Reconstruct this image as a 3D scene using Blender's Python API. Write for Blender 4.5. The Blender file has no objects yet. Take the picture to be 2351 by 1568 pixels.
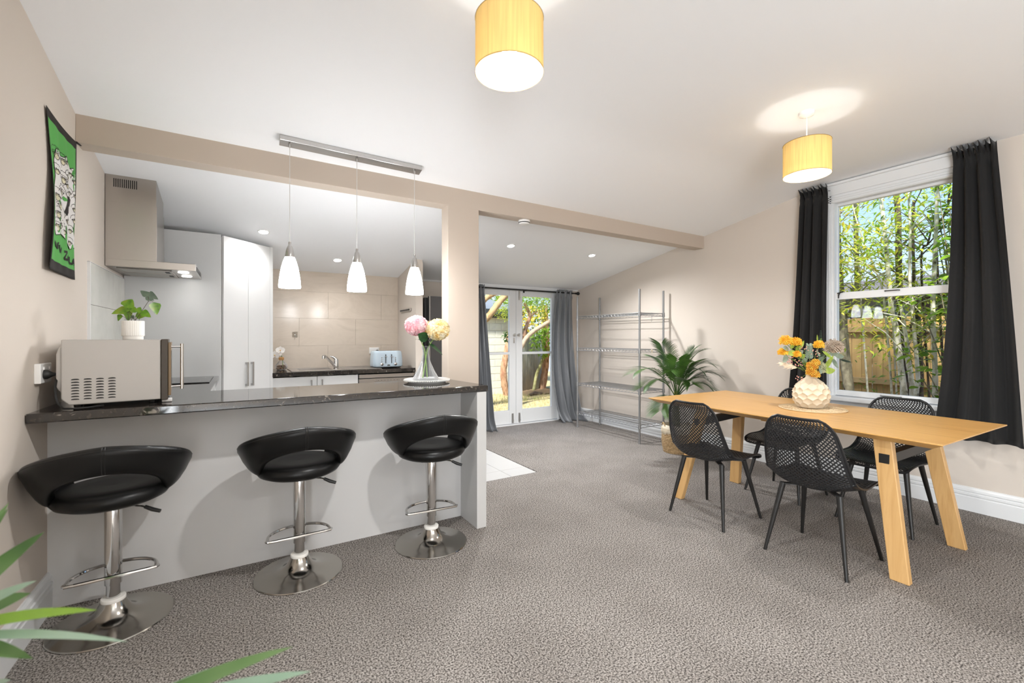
import bpy, math, random
from math import sin, cos, pi, radians, sqrt, atan2, exp
from mathutils import Vector, Matrix

random.seed(7)
SC = bpy.context.scene
COL = SC.collection

# ---------------------------------------------------------------- camera
CAM_H = 1.25
YAW = radians(31.363)
cam_data = bpy.data.cameras.new('camera')
cam_data.sensor_width = 36.0
cam_data.lens = 1022.8 / 2351 * 36.0
cam_data.shift_y = -9.0 / 2351
cam_data.clip_start = 0.05
cam_data.dof.use_dof = True
cam_data.dof.focus_distance = 3.2
cam_data.dof.aperture_fstop = 2.2
cam = bpy.data.objects.new('camera', cam_data)
cam.location = (0, 0, CAM_H)
cam.rotation_euler = (pi / 2, 0, -YAW)
COL.objects.link(cam)
SC.camera = cam

# ---------------------------------------------------------------- world, sun, exposure
world = bpy.data.worlds.new('sky')
SC.world = world
world.use_nodes = True
wn = world.node_tree
wn.nodes.clear()
w_out = wn.nodes.new('ShaderNodeOutputWorld')
w_bg = wn.nodes.new('ShaderNodeBackground')
w_tc = wn.nodes.new('ShaderNodeTexCoord')
w_sep = wn.nodes.new('ShaderNodeSeparateXYZ')
w_ramp = wn.nodes.new('ShaderNodeValToRGB')
w_ramp.color_ramp.elements[0].position = 0.0
w_ramp.color_ramp.elements[0].color = (0.78, 0.88, 1.0, 1)
w_ramp.color_ramp.elements[1].position = 0.75
w_ramp.color_ramp.elements[1].color = (0.24, 0.44, 0.92, 1)
e = w_ramp.color_ramp.elements.new(0.22)
e.color = (0.42, 0.62, 1.0, 1)
wn.links.new(w_tc.outputs['Generated'], w_sep.inputs[0])
wn.links.new(w_sep.outputs['Z'], w_ramp.inputs['Fac'])
wn.links.new(w_ramp.outputs['Color'], w_bg.inputs['Color'])
w_bg.inputs['Strength'].default_value = 1.05
wn.links.new(w_bg.outputs[0], w_out.inputs['Surface'])

sun_d = bpy.data.lights.new('sun', 'SUN')
sun_d.energy = 8.5
sun_d.angle = radians(6)
sun_d.color = (1.0, 0.95, 0.86)
sun = bpy.data.objects.new('sun', sun_d)
sun.rotation_euler = Vector((-0.46, -0.30, 0.83)).to_track_quat('Z', 'Y').to_euler()
COL.objects.link(sun)

SC.view_settings.view_transform = 'Standard'
SC.view_settings.look = 'None'
SC.view_settings.exposure = 0.58
SC.view_settings.gamma = 1.0
SC.view_settings.use_curve_mapping = False
SC.cycles.use_denoising = True
SC.cycles.max_bounces = 10
SC.cycles.diffuse_bounces = 6
SC.cycles.glossy_bounces = 4
SC.cycles.transmission_bounces = 6
SC.cycles.transparent_max_bounces = 16
SC.cycles.caustics_reflective = False
SC.cycles.caustics_refractive = False
SC.cycles.sample_clamp_indirect = 6.0

LAMP_DRUM = 72.0       # downward light of each drum pendant bulb
LAMP_DRUM_UP = 4.0     # the little that leaves the base of the bulb upwards
LAMP_DOWN = 112.0       # each downlight of the dining end
LAMP_DOWN_K = 21.0     # each kitchen downlight
LAMP_HOOD = 0.6
EMIT_PENDANT = 33.0
FILL_REAR = 180.0       # added fill light, set in made-up doors left of and behind the camera
WARM = (1.0, 0.995, 0.975)
NEUTRAL = (0.98, 0.99, 1.0)

rear_d = bpy.data.lights.new('rear_fill', 'AREA')  # added fill lamp outside the invented doors behind the camera
rear_d.shape = 'RECTANGLE'; rear_d.size = 1.7; rear_d.size_y = 2.05
rear_d.energy = FILL_REAR; rear_d.color = (0.92, 0.965, 1.0)
rear = bpy.data.objects.new('rear_fill', rear_d)
rear.location = (-.86, -2.03, 1.09); rear.rotation_euler = (pi / 2, 0, -pi / 2)
COL.objects.link(rear)

# ---------------------------------------------------------------- mesh helpers
def V(*a):
    return Vector(a)

class MB:
    def __init__(self):
        self.v = []; self.f = []
    def add(self, vs, fs):
        o = len(self.v)
        self.v.extend([tuple(p) for p in vs])
        self.f.extend([tuple(i + o for i in q) for q in fs])
        return self
    def hexa(self, p):   # bottom 4 ccw, top 4 ccw
        return self.add(p, [(3, 2, 1, 0), (4, 5, 6, 7), (0, 1, 5, 4), (1, 2, 6, 5), (2, 3, 7, 6), (3, 0, 4, 7)])
    def box(self, x0, y0, z0, x1, y1, z1):
        return self.hexa([(x0, y0, z0), (x1, y0, z0), (x1, y1, z0), (x0, y1, z0),
                          (x0, y0, z1), (x1, y0, z1), (x1, y1, z1), (x0, y1, z1)])
    def bar(self, p0, p1, w, h, up=(0, 0, 1)):   # rectangular bar along p0-p1
        p0 = Vector(p0); p1 = Vector(p1); d = (p1 - p0).normalized(); up = Vector(up)
        s = d.cross(up).normalized(); u = s.cross(d).normalized()
        a = s * (w / 2); b = u * (h / 2)
        return self.hexa([p0 - a - b, p0 + a - b, p1 + a - b, p1 - a - b, p0 - a + b, p0 + a + b, p1 + a + b, p1 - a + b])
    def tube(self, pts, r, n=8, closed=False, cap=True):
        pts = [Vector(p) for p in pts]; m = len(pts)
        rr = r if isinstance(r, (list, tuple)) else [r] * m
        vs = []; up = None
        for i in range(m):
            if closed:
                d = pts[(i + 1) % m] - pts[i - 1]
            else:
                d = pts[min(i + 1, m - 1)] - pts[max(i - 1, 0)]
            if d.length < 1e-9: d = Vector((0, 0, 1))
            d.normalize()
            if up is None:
                up = Vector((0, 0, 1)) if abs(d.z) < .9 else Vector((1, 0, 0))
            s = d.cross(up)
            if s.length < 1e-6:
                s = d.cross(Vector((0.3, 1, 0.2)))
            s.normalize(); up = s.cross(d).normalized()
            for k in range(n):
                a = 2 * pi * k / n
                vs.append(pts[i] + (s * cos(a) + up * sin(a)) * rr[i])
        fs = []
        for i in range(m if closed else m - 1):
            i2 = (i + 1) % m
            for k in range(n):
                k2 = (k + 1) % n
                fs.append((i * n + k, i * n + k2, i2 * n + k2, i2 * n + k))
        if cap and not closed:
            fs.append(tuple(range(n - 1, -1, -1))); fs.append(tuple((m - 1) * n + k for k in range(n)))
        return self.add(vs, fs)
    def cyl(self, p0, p1, r0, r1=None, n=16):
        return self.tube([p0, p1], [r0, r0 if r1 is None else r1], n)
    def lathe(self, prof, n=32, c=(0, 0, 0), close=False):
        vs = []; fs = []; m = len(prof)
        for (r, z) in prof:
            for k in range(n):
                a = 2 * pi * k / n
                vs.append((c[0] + r * cos(a), c[1] + r * sin(a), c[2] + z))
        for i in range(m - 1 + (1 if close else 0)):
            i2 = (i + 1) % m
            for k in range(n):
                k2 = (k + 1) % n
                fs.append((i * n + k, i * n + k2, i2 * n + k2, i2 * n + k))
        if not close:
            if prof[0][0] > 1e-6: fs.append(tuple(range(n - 1, -1, -1)))
            if prof[-1][0] > 1e-6: fs.append(tuple((m - 1) * n + k for k in range(n)))
        return self.add(vs, fs)
    def grid(self, nu, nv, fn, cu=False):
        vs = [fn(i / (nu if cu else nu - 1), j / (nv - 1)) for i in range(nu) for j in range(nv)]
        fs = []
        for i in range(nu if cu else nu - 1):
            i2 = (i + 1) % nu
            for j in range(nv - 1):
                fs.append((i * nv + j, i2 * nv + j, i2 * nv + j + 1, i * nv + j + 1))
        return self.add(vs, fs)
    def prism(self, poly, fn, h0, h1):
        n = len(poly)
        vs = [fn(a, b, h0) for a, b in poly] + [fn(a, b, h1) for a, b in poly]
        fs = [tuple(range(n - 1, -1, -1)), tuple(range(n, 2 * n))]
        for i in range(n):
            j = (i + 1) % n
            fs.append((i, j, n + j, n + i))
        return self.add(vs, fs)
    def ball(self, c, r, n=10, m=6, sc=(1, 1, 1)):
        prof = []
        vs = []; fs = []
        for j in range(m + 1):
            t = pi * j / m
            for k in range(n):
                a = 2 * pi * k / n
                vs.append((c[0] + sc[0] * r * sin(t) * cos(a), c[1] + sc[1] * r * sin(t) * sin(a), c[2] - sc[2] * r * cos(t)))
        for j in range(m):
            for k in range(n):
                k2 = (k + 1) % n
                fs.append((j * n + k, j * n + k2, (j + 1) * n + k2, (j + 1) * n + k))
        return self.add(vs, fs)
    def leaf(self, p, d, w, l, nrm=(0, 0, 1), droop=0.0, n=4, fold=0.15, shape=None):
        """leaf blade from p along d, width w, length l"""
        p = Vector(p); d = Vector(d).normalized(); nrm = Vector(nrm)
        s = d.cross(nrm)
        if s.length < 1e-4: s = d.cross(Vector((0.4, 0.9, 0.1)))
        s.normalize(); u = s.cross(d).normalized()
        vs = []; fs = []
        for i in range(n + 1):
            t = i / n
            ww = (shape(t) if shape else (sin(pi * min(1, t ** 0.8)) ** 0.8 if 0 < t < 1 else 0.0)) * w / 2
            c = p + d * (l * t) - Vector((0, 0, 1)) * (droop * l * t * t)
            vs += [c - s * ww + u * (fold * ww), c, c + s * ww + u * (fold * ww)]
        for i in range(n):
            a = i * 3; b = a + 3
            if i == 0:
                fs += [(a + 1, b + 1, b), (a + 1, b + 2, b + 1)]
            elif i == n - 1 and not shape:
                fs += [(a, a + 1, b + 1), (a + 1, a + 2, b + 1)]
            else:
                fs += [(a, a + 1, b + 1, b), (a + 1, a + 2, b + 2, b + 1)]
        return self.add(vs, fs)
    def build(self, name, mat, parent=None, smooth=None, kind=None, bevel=0, solid=0, loc=None, rotz=0, seg=2, uvw=None):
        me = bpy.data.meshes.new(name)
        me.from_pydata(self.v, [], self.f)
        me.validate(verbose=False)
        if smooth:
            me.shade_smooth()
            me.set_sharp_from_angle(angle=radians(smooth if smooth is not True else 40))
        me.materials.append(mat)
        me.update()
        o = bpy.data.objects.new(name, me)
        COL.objects.link(o)
        if parent is not None: o.parent = parent
        if loc is not None: o.location = loc
        if rotz: o.rotation_euler = (0, 0, rotz)
        if solid:
            m = o.modifiers.new('solid', 'SOLIDIFY'); m.thickness = solid; m.offset = 0
        if bevel:
            m = o.modifiers.new('bevel', 'BEVEL'); m.width = bevel; m.segments = seg; m.limit_method = 'ANGLE'
            m.angle_limit = radians(40)
        if kind: o['kind'] = kind
        return o

def thing(name, label, cat, loc=(0, 0, 0), rotz=0, group=None, kind=None):
    o = bpy.data.objects.new(name, None)
    o.empty_display_size = 0.05
    o.location = loc; o.rotation_euler = (0, 0, rotz)
    COL.objects.link(o)
    if label: o['label'] = label
    if cat: o['category'] = cat
    if group: o['group'] = group
    if kind: o['kind'] = kind
    return o

def tag(o, label, cat, group=None, kind=None):
    o['label'] = label; o['category'] = cat
    if group: o['group'] = group
    if kind: o['kind'] = kind
    return o

def struct(o, label=None, cat=None):
    o['kind'] = 'structure'
    if label: o['label'] = label
    if cat: o['category'] = cat
    return o

def copy_tree(o, parent=None):
    c = o.copy(); COL.objects.link(c)
    if parent is not None: c.parent = parent
    for ch in list(o.children):
        copy_tree(ch, c)
    return c

def crom(pts, t):
    """catmull-rom through pts (tuples), t in 0..1"""
    n = len(pts) - 1
    x = min(max(t, 0), 1) * n
    i = min(int(x), n - 1); f = x - i
    p0 = pts[max(i - 1, 0)]; p1 = pts[i]; p2 = pts[i + 1]; p3 = pts[min(i + 2, n)]
    return tuple(0.5 * (2 * b + (c - a) * f + (2 * a - 5 * b + 4 * c - d) * f * f + (-a + 3 * b - 3 * c + d) * f ** 3)
                 for a, b, c, d in zip(p0, p1, p2, p3))

# ---------------------------------------------------------------- materials
def lin(c):
    return tuple(((x / 255) / 12.92 if x / 255 <= 0.04045 else ((x / 255 + 0.055) / 1.055) ** 2.4) for x in c)

def P(name, col, rough=0.5, metal=0.0, spec=0.5, emit=None, estr=0.0, coat=0.0, trans=0.0, ior=1.45, sheen=0.0):
    m = bpy.data.materials.new(name); m.use_nodes = True
    b = m.node_tree.nodes['Principled BSDF']
    b.inputs['Base Color'].default_value = (*col, 1)
    b.inputs['Roughness'].default_value = rough
    b.inputs['Metallic'].default_value = metal
    b.inputs['Specular IOR Level'].default_value = spec
    b.inputs['IOR'].default_value = ior
    b.inputs['Coat Weight'].default_value = coat
    b.inputs['Transmission Weight'].default_value = trans
    if sheen: b.inputs['Sheen Weight'].default_value = sheen
    if emit:
        b.inputs['Emission Color'].default_value = (*emit, 1)
        b.inputs['Emission Strength'].default_value = estr
    return m

def noise_col(m, cols, scale=(1, 1, 1), nscale=5.0, detail=4.0, rough=0.55, dist=0.0, lo=0.35, hi=0.65, rot=(0, 0, 0), kind='noise', bump=0.0, bdist=0.002, coord='Object'):
    """mixes several colours by noise and adds optional bump from the same noise"""
    nt = m.node_tree; N = nt.nodes; L = nt.links
    b = N['Principled BSDF']
    tc = N.new('ShaderNodeTexCoord'); mp = N.new('ShaderNodeMapping')
    mp.inputs['Scale'].default_value = scale; mp.inputs['Rotation'].default_value = rot
    L.new(tc.outputs[coord], mp.inputs[0])
    if kind == 'voronoi':
        t = N.new('ShaderNodeTexVoronoi'); t.inputs['Scale'].default_value = nscale; src = t.outputs['Color']
        L.new(mp.outputs[0], t.inputs['Vector'])
        g = N.new('ShaderNodeSeparateColor'); L.new(src, g.inputs[0]); fac = g.outputs[0]
    else:
        t = N.new('ShaderNodeTexNoise'); t.inputs['Scale'].default_value = nscale
        t.inputs['Detail'].default_value = detail; t.inputs['Roughness'].default_value = rough
        t.inputs['Distortion'].default_value = dist
        L.new(mp.outputs[0], t.inputs['Vector']); fac = t.outputs['Fac']
    r = N.new('ShaderNodeValToRGB')
    els = r.color_ramp.elements
    k = len(cols)
    els[0].position = lo; els[0].color = (*cols[0], 1)
    els[1].position = hi; els[1].color = (*cols[-1], 1)
    for i in range(1, k - 1):
        q = els.new(lo + (hi - lo) * i / (k - 1)); q.color = (*cols[i], 1)
    L.new(fac, r.inputs[0]); L.new(r.outputs[0], b.inputs['Base Color'])
    if bump:
        bp = N.new('ShaderNodeBump'); bp.inputs['Strength'].default_value = bump; bp.inputs['Distance'].default_value = bdist
        L.new(fac, bp.inputs['Height']); L.new(bp.outputs[0], b.inputs['Normal'])
    return m

def fine_bump(m, nscale, strength, dist=0.001, scale=(1, 1, 1), detail=2):
    nt = m.node_tree; N = nt.nodes; L = nt.links
    b = N['Principled BSDF']
    tc = N.new('ShaderNodeTexCoord'); mp = N.new('ShaderNodeMapping'); mp.inputs['Scale'].default_value = scale
    t = N.new('ShaderNodeTexNoise'); t.inputs['Scale'].default_value = nscale; t.inputs['Detail'].default_value = detail
    bp = N.new('ShaderNodeBump'); bp.inputs['Strength'].default_value = strength; bp.inputs['Distance'].default_value = dist
    L.new(tc.outputs['Object'], mp.inputs[0]); L.new(mp.outputs[0], t.inputs['Vector'])
    L.new(t.outputs['Fac'], bp.inputs['Height']); L.new(bp.outputs[0], b.inputs['Normal'])
    return m

def thin_glass(name, tint=(1, 1, 1), rough=0.0, refl=1.0, body=0.0, bodycol=(1, 1, 1)):
    m = bpy.data.materials.new(name); m.use_nodes = True
    nt = m.node_tree; N = nt.nodes; L = nt.links; N.clear()
    out = N.new('ShaderNodeOutputMaterial'); mix = N.new('ShaderNodeMixShader'); tr = N.new('ShaderNodeBsdfTransparent')
    gl = N.new('ShaderNodeBsdfGlossy'); fr = N.new('ShaderNodeFresnel')
    tr.inputs[0].default_value = (*tint, 1); gl.inputs['Roughness'].default_value = rough
    fr.inputs['IOR'].default_value = 1.35
    mul = N.new('ShaderNodeMath'); mul.operation = 'MULTIPLY'; mul.inputs[1].default_value = refl
    L.new(fr.outputs[0], mul.inputs[0]); L.new(mul.outputs[0], mix.inputs[0])
    if body:
        df = N.new('ShaderNodeBsdfDiffuse'); df.inputs[0].default_value = (*bodycol, 1)
        lw = N.new('ShaderNodeLayerWeight'); lw.inputs[0].default_value = 0.25
        m2 = N.new('ShaderNodeMath'); m2.operation = 'MULTIPLY'; m2.inputs[1].default_value = body
        mx2 = N.new('ShaderNodeMixShader')
        L.new(lw.outputs['Facing'], m2.inputs[0]); L.new(m2.outputs[0], mx2.inputs[0])
        L.new(tr.outputs[0], mx2.inputs[1]); L.new(df.outputs[0], mx2.inputs[2])
        L.new(mx2.outputs[0], mix.inputs[1])
    else:
        L.new(tr.outputs[0], mix.inputs[1])
    L.new(gl.outputs[0], mix.inputs[2]); L.new(mix.outputs[0], out.inputs[0])
    return m

def leafy(name, cols, nscale=8, rough=0.45, transl=0.35, coord='Object'):
    """two-sided leaf: principled plus translucency, colour varied"""
    m = P(name, cols[0], rough)
    noise_col(m, cols, nscale=nscale, detail=2, lo=0.3, hi=0.7)
    nt = m.node_tree; N = nt.nodes; L = nt.links
    b = N['Principled BSDF']; out = N['Material Output']
    tl = N.new('ShaderNodeBsdfTranslucent'); mix = N.new('ShaderNodeMixShader'); mix.inputs[0].default_value = transl
    src = b.inputs['Base Color'].links[0].from_socket
    L.new(src, tl.inputs[0]); L.new(b.outputs[0], mix.inputs[1]); L.new(tl.outputs[0], mix.inputs[2])
    L.new(mix.outputs[0], out.inputs['Surface'])
    return m

def wood(name, cols, axis='y', grain=1.0, rough=0.4, bump=0.05):
    sc = {'x': (0.8, 14, 14), 'y': (14, 0.8, 14), 'z': (14, 14, 0.8)}[axis]
    m = P(name, cols[0], rough)
    noise_col(m, cols, scale=tuple(s * grain for s in sc), nscale=1.6, detail=6, rough=0.6, dist=0.6, lo=0.28, hi=0.72, bump=bump, bdist=0.002)
    return m

def brushed(name, col, axis=2, rough=0.28):
    m = P(name, col, rough, 1.0)
    sc = [260, 260, 260]; sc[axis] = 3
    fine_bump(m, 1.0, 0.04, 0.0005, tuple(sc), 3)
    return m

M = {}
M['carpet'] = P('carpet', (.3, .27, .25), 0.95, spec=0.1)
def carpet_nodes(m):
    nt = m.node_tree; N = nt.nodes; L = nt.links; b = N['Principled BSDF']
    tc = N.new('ShaderNodeTexCoord')
    n1 = N.new('ShaderNodeTexNoise'); n1.inputs['Scale'].default_value = 150; n1.inputs['Detail'].default_value = 3; n1.inputs['Roughness'].default_value = .7
    n2 = N.new('ShaderNodeTexNoise'); n2.inputs['Scale'].default_value = 2.6; n2.inputs['Detail'].default_value = 4
    L.new(tc.outputs['Object'], n1.inputs['Vector']); L.new(tc.outputs['Object'], n2.inputs['Vector'])
    r = N.new('ShaderNodeValToRGB'); r.color_ramp.elements[0].position = .42; r.color_ramp.elements[0].color = (.045, .039, .035, 1)
    r.color_ramp.elements[1].position = .585; r.color_ramp.elements[1].color = (.43, .395, .365, 1)
    L.new(n1.outputs['Fac'], r.inputs[0])
    r2 = N.new('ShaderNodeValToRGB'); r2.color_ramp.elements[0].position = .35; r2.color_ramp.elements[0].color = (.86, .855, .85, 1)
    r2.color_ramp.elements[1].position = .62; r2.color_ramp.elements[1].color = (1, 1, 1, 1)
    L.new(n2.outputs['Fac'], r2.inputs[0])
    mx = N.new('ShaderNodeMix'); mx.data_type = 'RGBA'; mx.blend_type = 'MULTIPLY'; mx.inputs[0].default_value = 1
    L.new(r.outputs[0], mx.inputs[6]); L.new(r2.outputs[0], mx.inputs[7]); L.new(mx.outputs[2], b.inputs['Base Color'])
    bp = N.new('ShaderNodeBump'); bp.inputs['Strength'].default_value = .4; bp.inputs['Distance'].default_value = .004
    L.new(n1.outputs['Fac'], bp.inputs['Height']); L.new(bp.outputs[0], b.inputs['Normal'])
carpet_nodes(M['carpet'])
M['wall'] = fine_bump(P('wall_paint', (.62, .555, .49), 0.7, spec=.3), 60, .05)
M['tan'] = fine_bump(P('beam_paint_shaded', (.52, .445, .375), 0.7, spec=.3), 60, .05)  # wall paint darkened; shade on beam and post put into its colour
M['ceil'] = fine_bump(P('ceiling_paint', (.88, .89, .905), 0.8, spec=.2), 60, .03)
M['bar_paint'] = fine_bump(P('bar_wall_paint', (.585, .58, .575), 0.5, spec=.4), 60, .03)
M['trim'] = P('white_trim', (.72, .73, .735), 0.35)
M['white'] = P('white_gloss', (.86, .86, .85), 0.25)
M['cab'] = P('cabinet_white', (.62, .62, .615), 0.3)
M['tile'] = P('floor_tile', (.50, .49, .48), 0.35)
M['grout'] = P('grout', (.30, .29, .28), 0.9)
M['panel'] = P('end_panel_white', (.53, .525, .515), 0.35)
M['side'] = P('pantry_side_shaded', (.50, .505, .505), 0.35)  # cabinet white darkened: weaker light on this face put into its colour
M['wtile'] = P('wall_tile', (.62, .53, .44), 0.16)
noise_col(M['wtile'], [(.53, .455, .375), (.60, .52, .435), (.56, .485, .405)], scale=(1.2, 1, 2.4), nscale=1.6, detail=7, rough=.62, dist=1.6, lo=.3, hi=.7, rot=(0, .6, 0))
M['stile'] = P('splash_tile', (.62, .62, .57), 0.14)
noise_col(M['stile'], [(.56, .56, .51), (.68, .68, .63)], nscale=4, detail=5, lo=.3, hi=.7)
M['granite'] = P('dark_granite', (.02, .018, .016), 0.06, spec=.6, ior=1.62)
def granite_nodes(m):
    nt = m.node_tree; N = nt.nodes; L = nt.links; b = N['Principled BSDF']
    tc = N.new('ShaderNodeTexCoord')
    n0 = N.new('ShaderNodeTexNoise'); n0.inputs['Scale'].default_value = 60; n0.inputs['Detail'].default_value = 5
    n1 = N.new('ShaderNodeTexNoise'); n1.inputs['Scale'].default_value = 26; n1.inputs['Detail'].default_value = 3; n1.inputs['Distortion'].default_value = 1.2
    for n in (n0, n1): L.new(tc.outputs['Object'], n.inputs['Vector'])
    r0 = N.new('ShaderNodeValToRGB'); r0.color_ramp.elements[0].position = .4; r0.color_ramp.elements[0].color = (.010, .009, .009, 1)
    r0.color_ramp.elements[1].position = .75; r0.color_ramp.elements[1].color = (.046, .035, .026, 1)
    r1 = N.new('ShaderNodeValToRGB'); r1.color_ramp.elements[0].position = .64; r1.color_ramp.elements[0].color = (0, 0, 0, 1)
    r1.color_ramp.elements[1].position = .72; r1.color_ramp.elements[1].color = (.20, .18, .155, 1)
    L.new(n0.outputs['Fac'], r0.inputs[0]); L.new(n1.outputs['Fac'], r1.inputs[0])
    mx = N.new('ShaderNodeMix'); mx.data_type = 'RGBA'; mx.blend_type = 'ADD'; mx.inputs[0].default_value = 1
    L.new(r0.outputs[0], mx.inputs[6]); L.new(r1.outputs[0], mx.inputs[7]); L.new(mx.outputs[2], b.inputs['Base Color'])
granite_nodes(M['granite'])
M['steel'] = brushed('brushed_steel', (.48, .45, .42), 0, .30)
M['steel_v'] = brushed('brushed_steel_upright', (.55, .54, .52), 2, .30)
M['chrome'] = P('chrome', (.62, .61, .60), 0.08, 1.0)
M['chrome_base'] = P('dark_chrome', (.40, .375, .34), 0.15, 1.0)  # darker, browner chrome for the stool bases
M['zinc'] = P('zinc_wire', (.27, .27, .27), 0.4, .6)
M['leather'] = fine_bump(P('black_leatherette', (.0055, .0055, .0055), 0.36, spec=.32), 300, .08, .0006)
M['black'] = P('black_plastic', (.012, .012, .012), 0.45)
M['black_metal'] = P('black_metal', (.014, .013, .012), 0.45)
M['chair_shell'] = P('black_chair_shell', (.011, .011, .012), 0.38, spec=.5)
M['dark'] = P('dark_slot', (.01, .01, .01), 0.8)
M['fridge'] = fine_bump(P('fridge_charcoal', (.045, .042, .041), 0.40), 200, .02)
M['mw'] = P('microwave_case', (.42, .40, .375), 0.45, .2)
M['mw_back'] = P('microwave_back', (.62, .60, .58), 0.45)
M['bronze'] = P('dark_bezel', (.035, .024, .014), 0.35)
M['brownb'] = P('brown_bezel', (.17, .11, .055), 0.35)
M['oak'] = wood('oak', [(.46, .235, .066), (.60, .335, .108), (.52, .28, .083)], 'y', 1.0, .34, .02)
M['oak_z'] = wood('oak_upright', [(.45, .25, .085), (.60, .365, .15), (.52, .30, .11)], 'z', 1.0, .42, .03)
M['oak_pale'] = wood('oak_pale', [(.58, .42, .27), (.72, .56, .40), (.64, .48, .32)], 'z', 1.0, .5, .03)
M['curtain_dark'] = fine_bump(P('charcoal_curtain', (.0135, .0130, .0130), 0.8, spec=.25, sheen=.1), 500, .15, .0006)
M['curtain_grey'] = fine_bump(P('grey_curtain', (.15, .158, .17), 0.36, spec=.6, sheen=.3), 500, .05, .0005)
M['rod'] = P('black_rod', (.012, .012, .012), 0.4, .3)
M['glass'] = thin_glass('pane_glass', (.97, .985, .98), 0.0, .35)
M['vase_glass'] = thin_glass('vase_glass', (.985, .99, .995), 0.02, .5, .60, (.93, .95, .97))
M['bulb'] = P('bulb_glow', (1, 1, 1), .5, emit=(1, .96, .88), estr=12)
M['opal'] = P('opal_glass_lit', (1, 1, 1), .3, emit=(.97, .985, 1), estr=EMIT_PENDANT)
M['led'] = P('led_lens_lit', (1, 1, 1), .4, emit=(1, .97, .92), estr=25)
M['nickel'] = brushed('satin_nickel', (.56, .55, .54), 0, .26)
M['cord'] = P('clear_cord', (.62, .61, .59), .35)
M['ceramic'] = P('cream_ceramic', (.62, .53, .395), 0.45)
M['pot'] = fine_bump(P('white_pot', (.80, .78, .74), .6), 300, .05)
M['plate'] = P('white_plate', (.88, .88, .86), .22)
M['seagrass'] = P('seagrass', (.50, .36, .20), .85)
noise_col(M['seagrass'], [(.20, .125, .055), (.50, .35, .19)], nscale=60, detail=3, lo=.3, hi=.7, bump=.3)
M['fringe'] = P('cream_fringe', (.74, .66, .53), .9)
M['rope'] = P('placemat_fibre', (.62, .48, .30), .8)
M['soil'] = P('soil', (.04, .028, .018), .95)
M['toaster'] = P('pale_blue_enamel', (.50, .60, .68), .18)
M['cork'] = P('cork', (.50, .27, .10), .8)
M['pebble'] = P('pebbles', (.14, .07, .035), .35)
noise_col(M['pebble'], [(.05, .03, .02), (.20, .10, .05), (.34, .22, .13)], nscale=60, detail=1, lo=.35, hi=.65)
# ================================================================ room shell
XL, XR, YB, YF = -0.757, 4.50, 5.42, -3.0

def ceil_z(x, y):
    t = (x - XL) / (XR - XL)
    fold = 2.49 * (1 - t) + 2.0 * t
    if y <= fold: return 2.62
    slope = (2.62 - 1.985) / (YB - fold)
    return 2.62 - slope * (y - fold)

# ceiling: flat in front, falling towards the back wall, slightly out of level
mb = MB()
ny = [YF - .15, 0, 1.0]
rows = []
for k in range(2):
    pass
def ceil_strip(x):
    t = (x - XL) / (XR - XL)
    fold = 2.49 * (1 - t) + 2.0 * t
    ys = [YF - .15, fold - .5, fold - .12, fold - .04, fold + .04, fold + .12, 3.3, 4.4, YB + .15]
    out = []
    for y in ys:
        z = ceil_z(x, y)
        if abs(y - fold) < .13: z = 2.62 - max(0, (y - fold + .14)) ** 2 / (4 * .14) * (2.62 - 1.985) / (YB - fold)
        out.append((x, y, z))
    return out
xs = [XL - .12, 0.5, 2.0, 3.2, XR + .16]
g = [ceil_strip(x) for x in xs]
nv = len(g[0])
vs = [p for r in g for p in r] + [(p[0], p[1], p[2] + .1) for r in g for p in r]
off = len(xs) * nv
fs = []
for i in range(len(xs) - 1):
    for j in range(nv - 1):
        a, b, c, d = i * nv + j, (i + 1) * nv + j, (i + 1) * nv + j + 1, i * nv + j + 1
        fs.append((a, d, c, b)); fs.append((a + off, b + off, c + off, d + off))
mb.add(vs, fs)
struct(mb.build('ceiling', M['ceil'], smooth=20), 'white ceiling, flat in front and sloping down to the back wall', 'ceiling')

# carpet (leaves out the tiled kitchen floor)
TX, TY = 2.362, 3.42
mb = MB().box(XL, YF, -.05, XR, TY, 0).box(TX, TY, -.05, XR, YB + .1, 0)
floor = struct(mb.build('floor', M['carpet']), 'speckled grey brown cut pile carpet floor', 'floor')

# tiled kitchen floor
kf = struct(thing('floor_tiled', None, None, (0, 0, 0)), 'pale grey tiled kitchen floor beside the carpet', 'floor')
MB().box(XL, TY, -.05, TX, YB, -.008).build('grout_bed', M['grout'], kf)
tm = None
y = TY + .004
r = 0
while y < YB:
    y1 = min(y + .21 if r == 0 else y + .6, YB)
    x1 = TX - .004
    first = .27 if True else .6
    x = x1
    c = 0
    while x > XL + .01:
        w = .27 if c == 0 else .6
        x0 = max(x - w, XL)
        MB().box(x0, y, -.03, x - .004, y1 - .004, -.002).build('tile', M['tile'], kf, bevel=.0015, seg=1)
        x = x0; c += 1
    y = y1; r += 1

# walls
def wallbox(name, lab, *b, mat='wall'):
    m = MB()
    for q in b: m.box(*q)
    return struct(m.build(name, M[mat]), lab, 'wall')
RY0_, RY1_ = -2.88, -1.18
wallbox('wall_left', 'cream painted left wall with the tea towel and bar socket', (XL - .12, RY1_, -.05, XL, YB + .12, 2.68), (XL - .12, YF - .12, -.05, XL, RY0_, 2.68), (XL - .12, RY0_, 2.12, XL, RY1_, 2.68))
RY0, RY1, RZ = -2.88, -1.18, 2.12
wallbox('wall_front', 'cream wall behind the camera', (XL, YF - .12, -.05, XR, YF, 2.68))
d3 = struct(thing('added_door', None, None, (0, 0, 0)), 'added white glazed sliding doors for the fill light, unseen behind the camera', 'door')  # made-up doors, out of view, giving the fill lamp an opening
m = MB()
for y in (RY0, -2.06, RY1 - .06): m.box(XL - .09, y, 0, XL - .03, y + .06, RZ)
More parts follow.
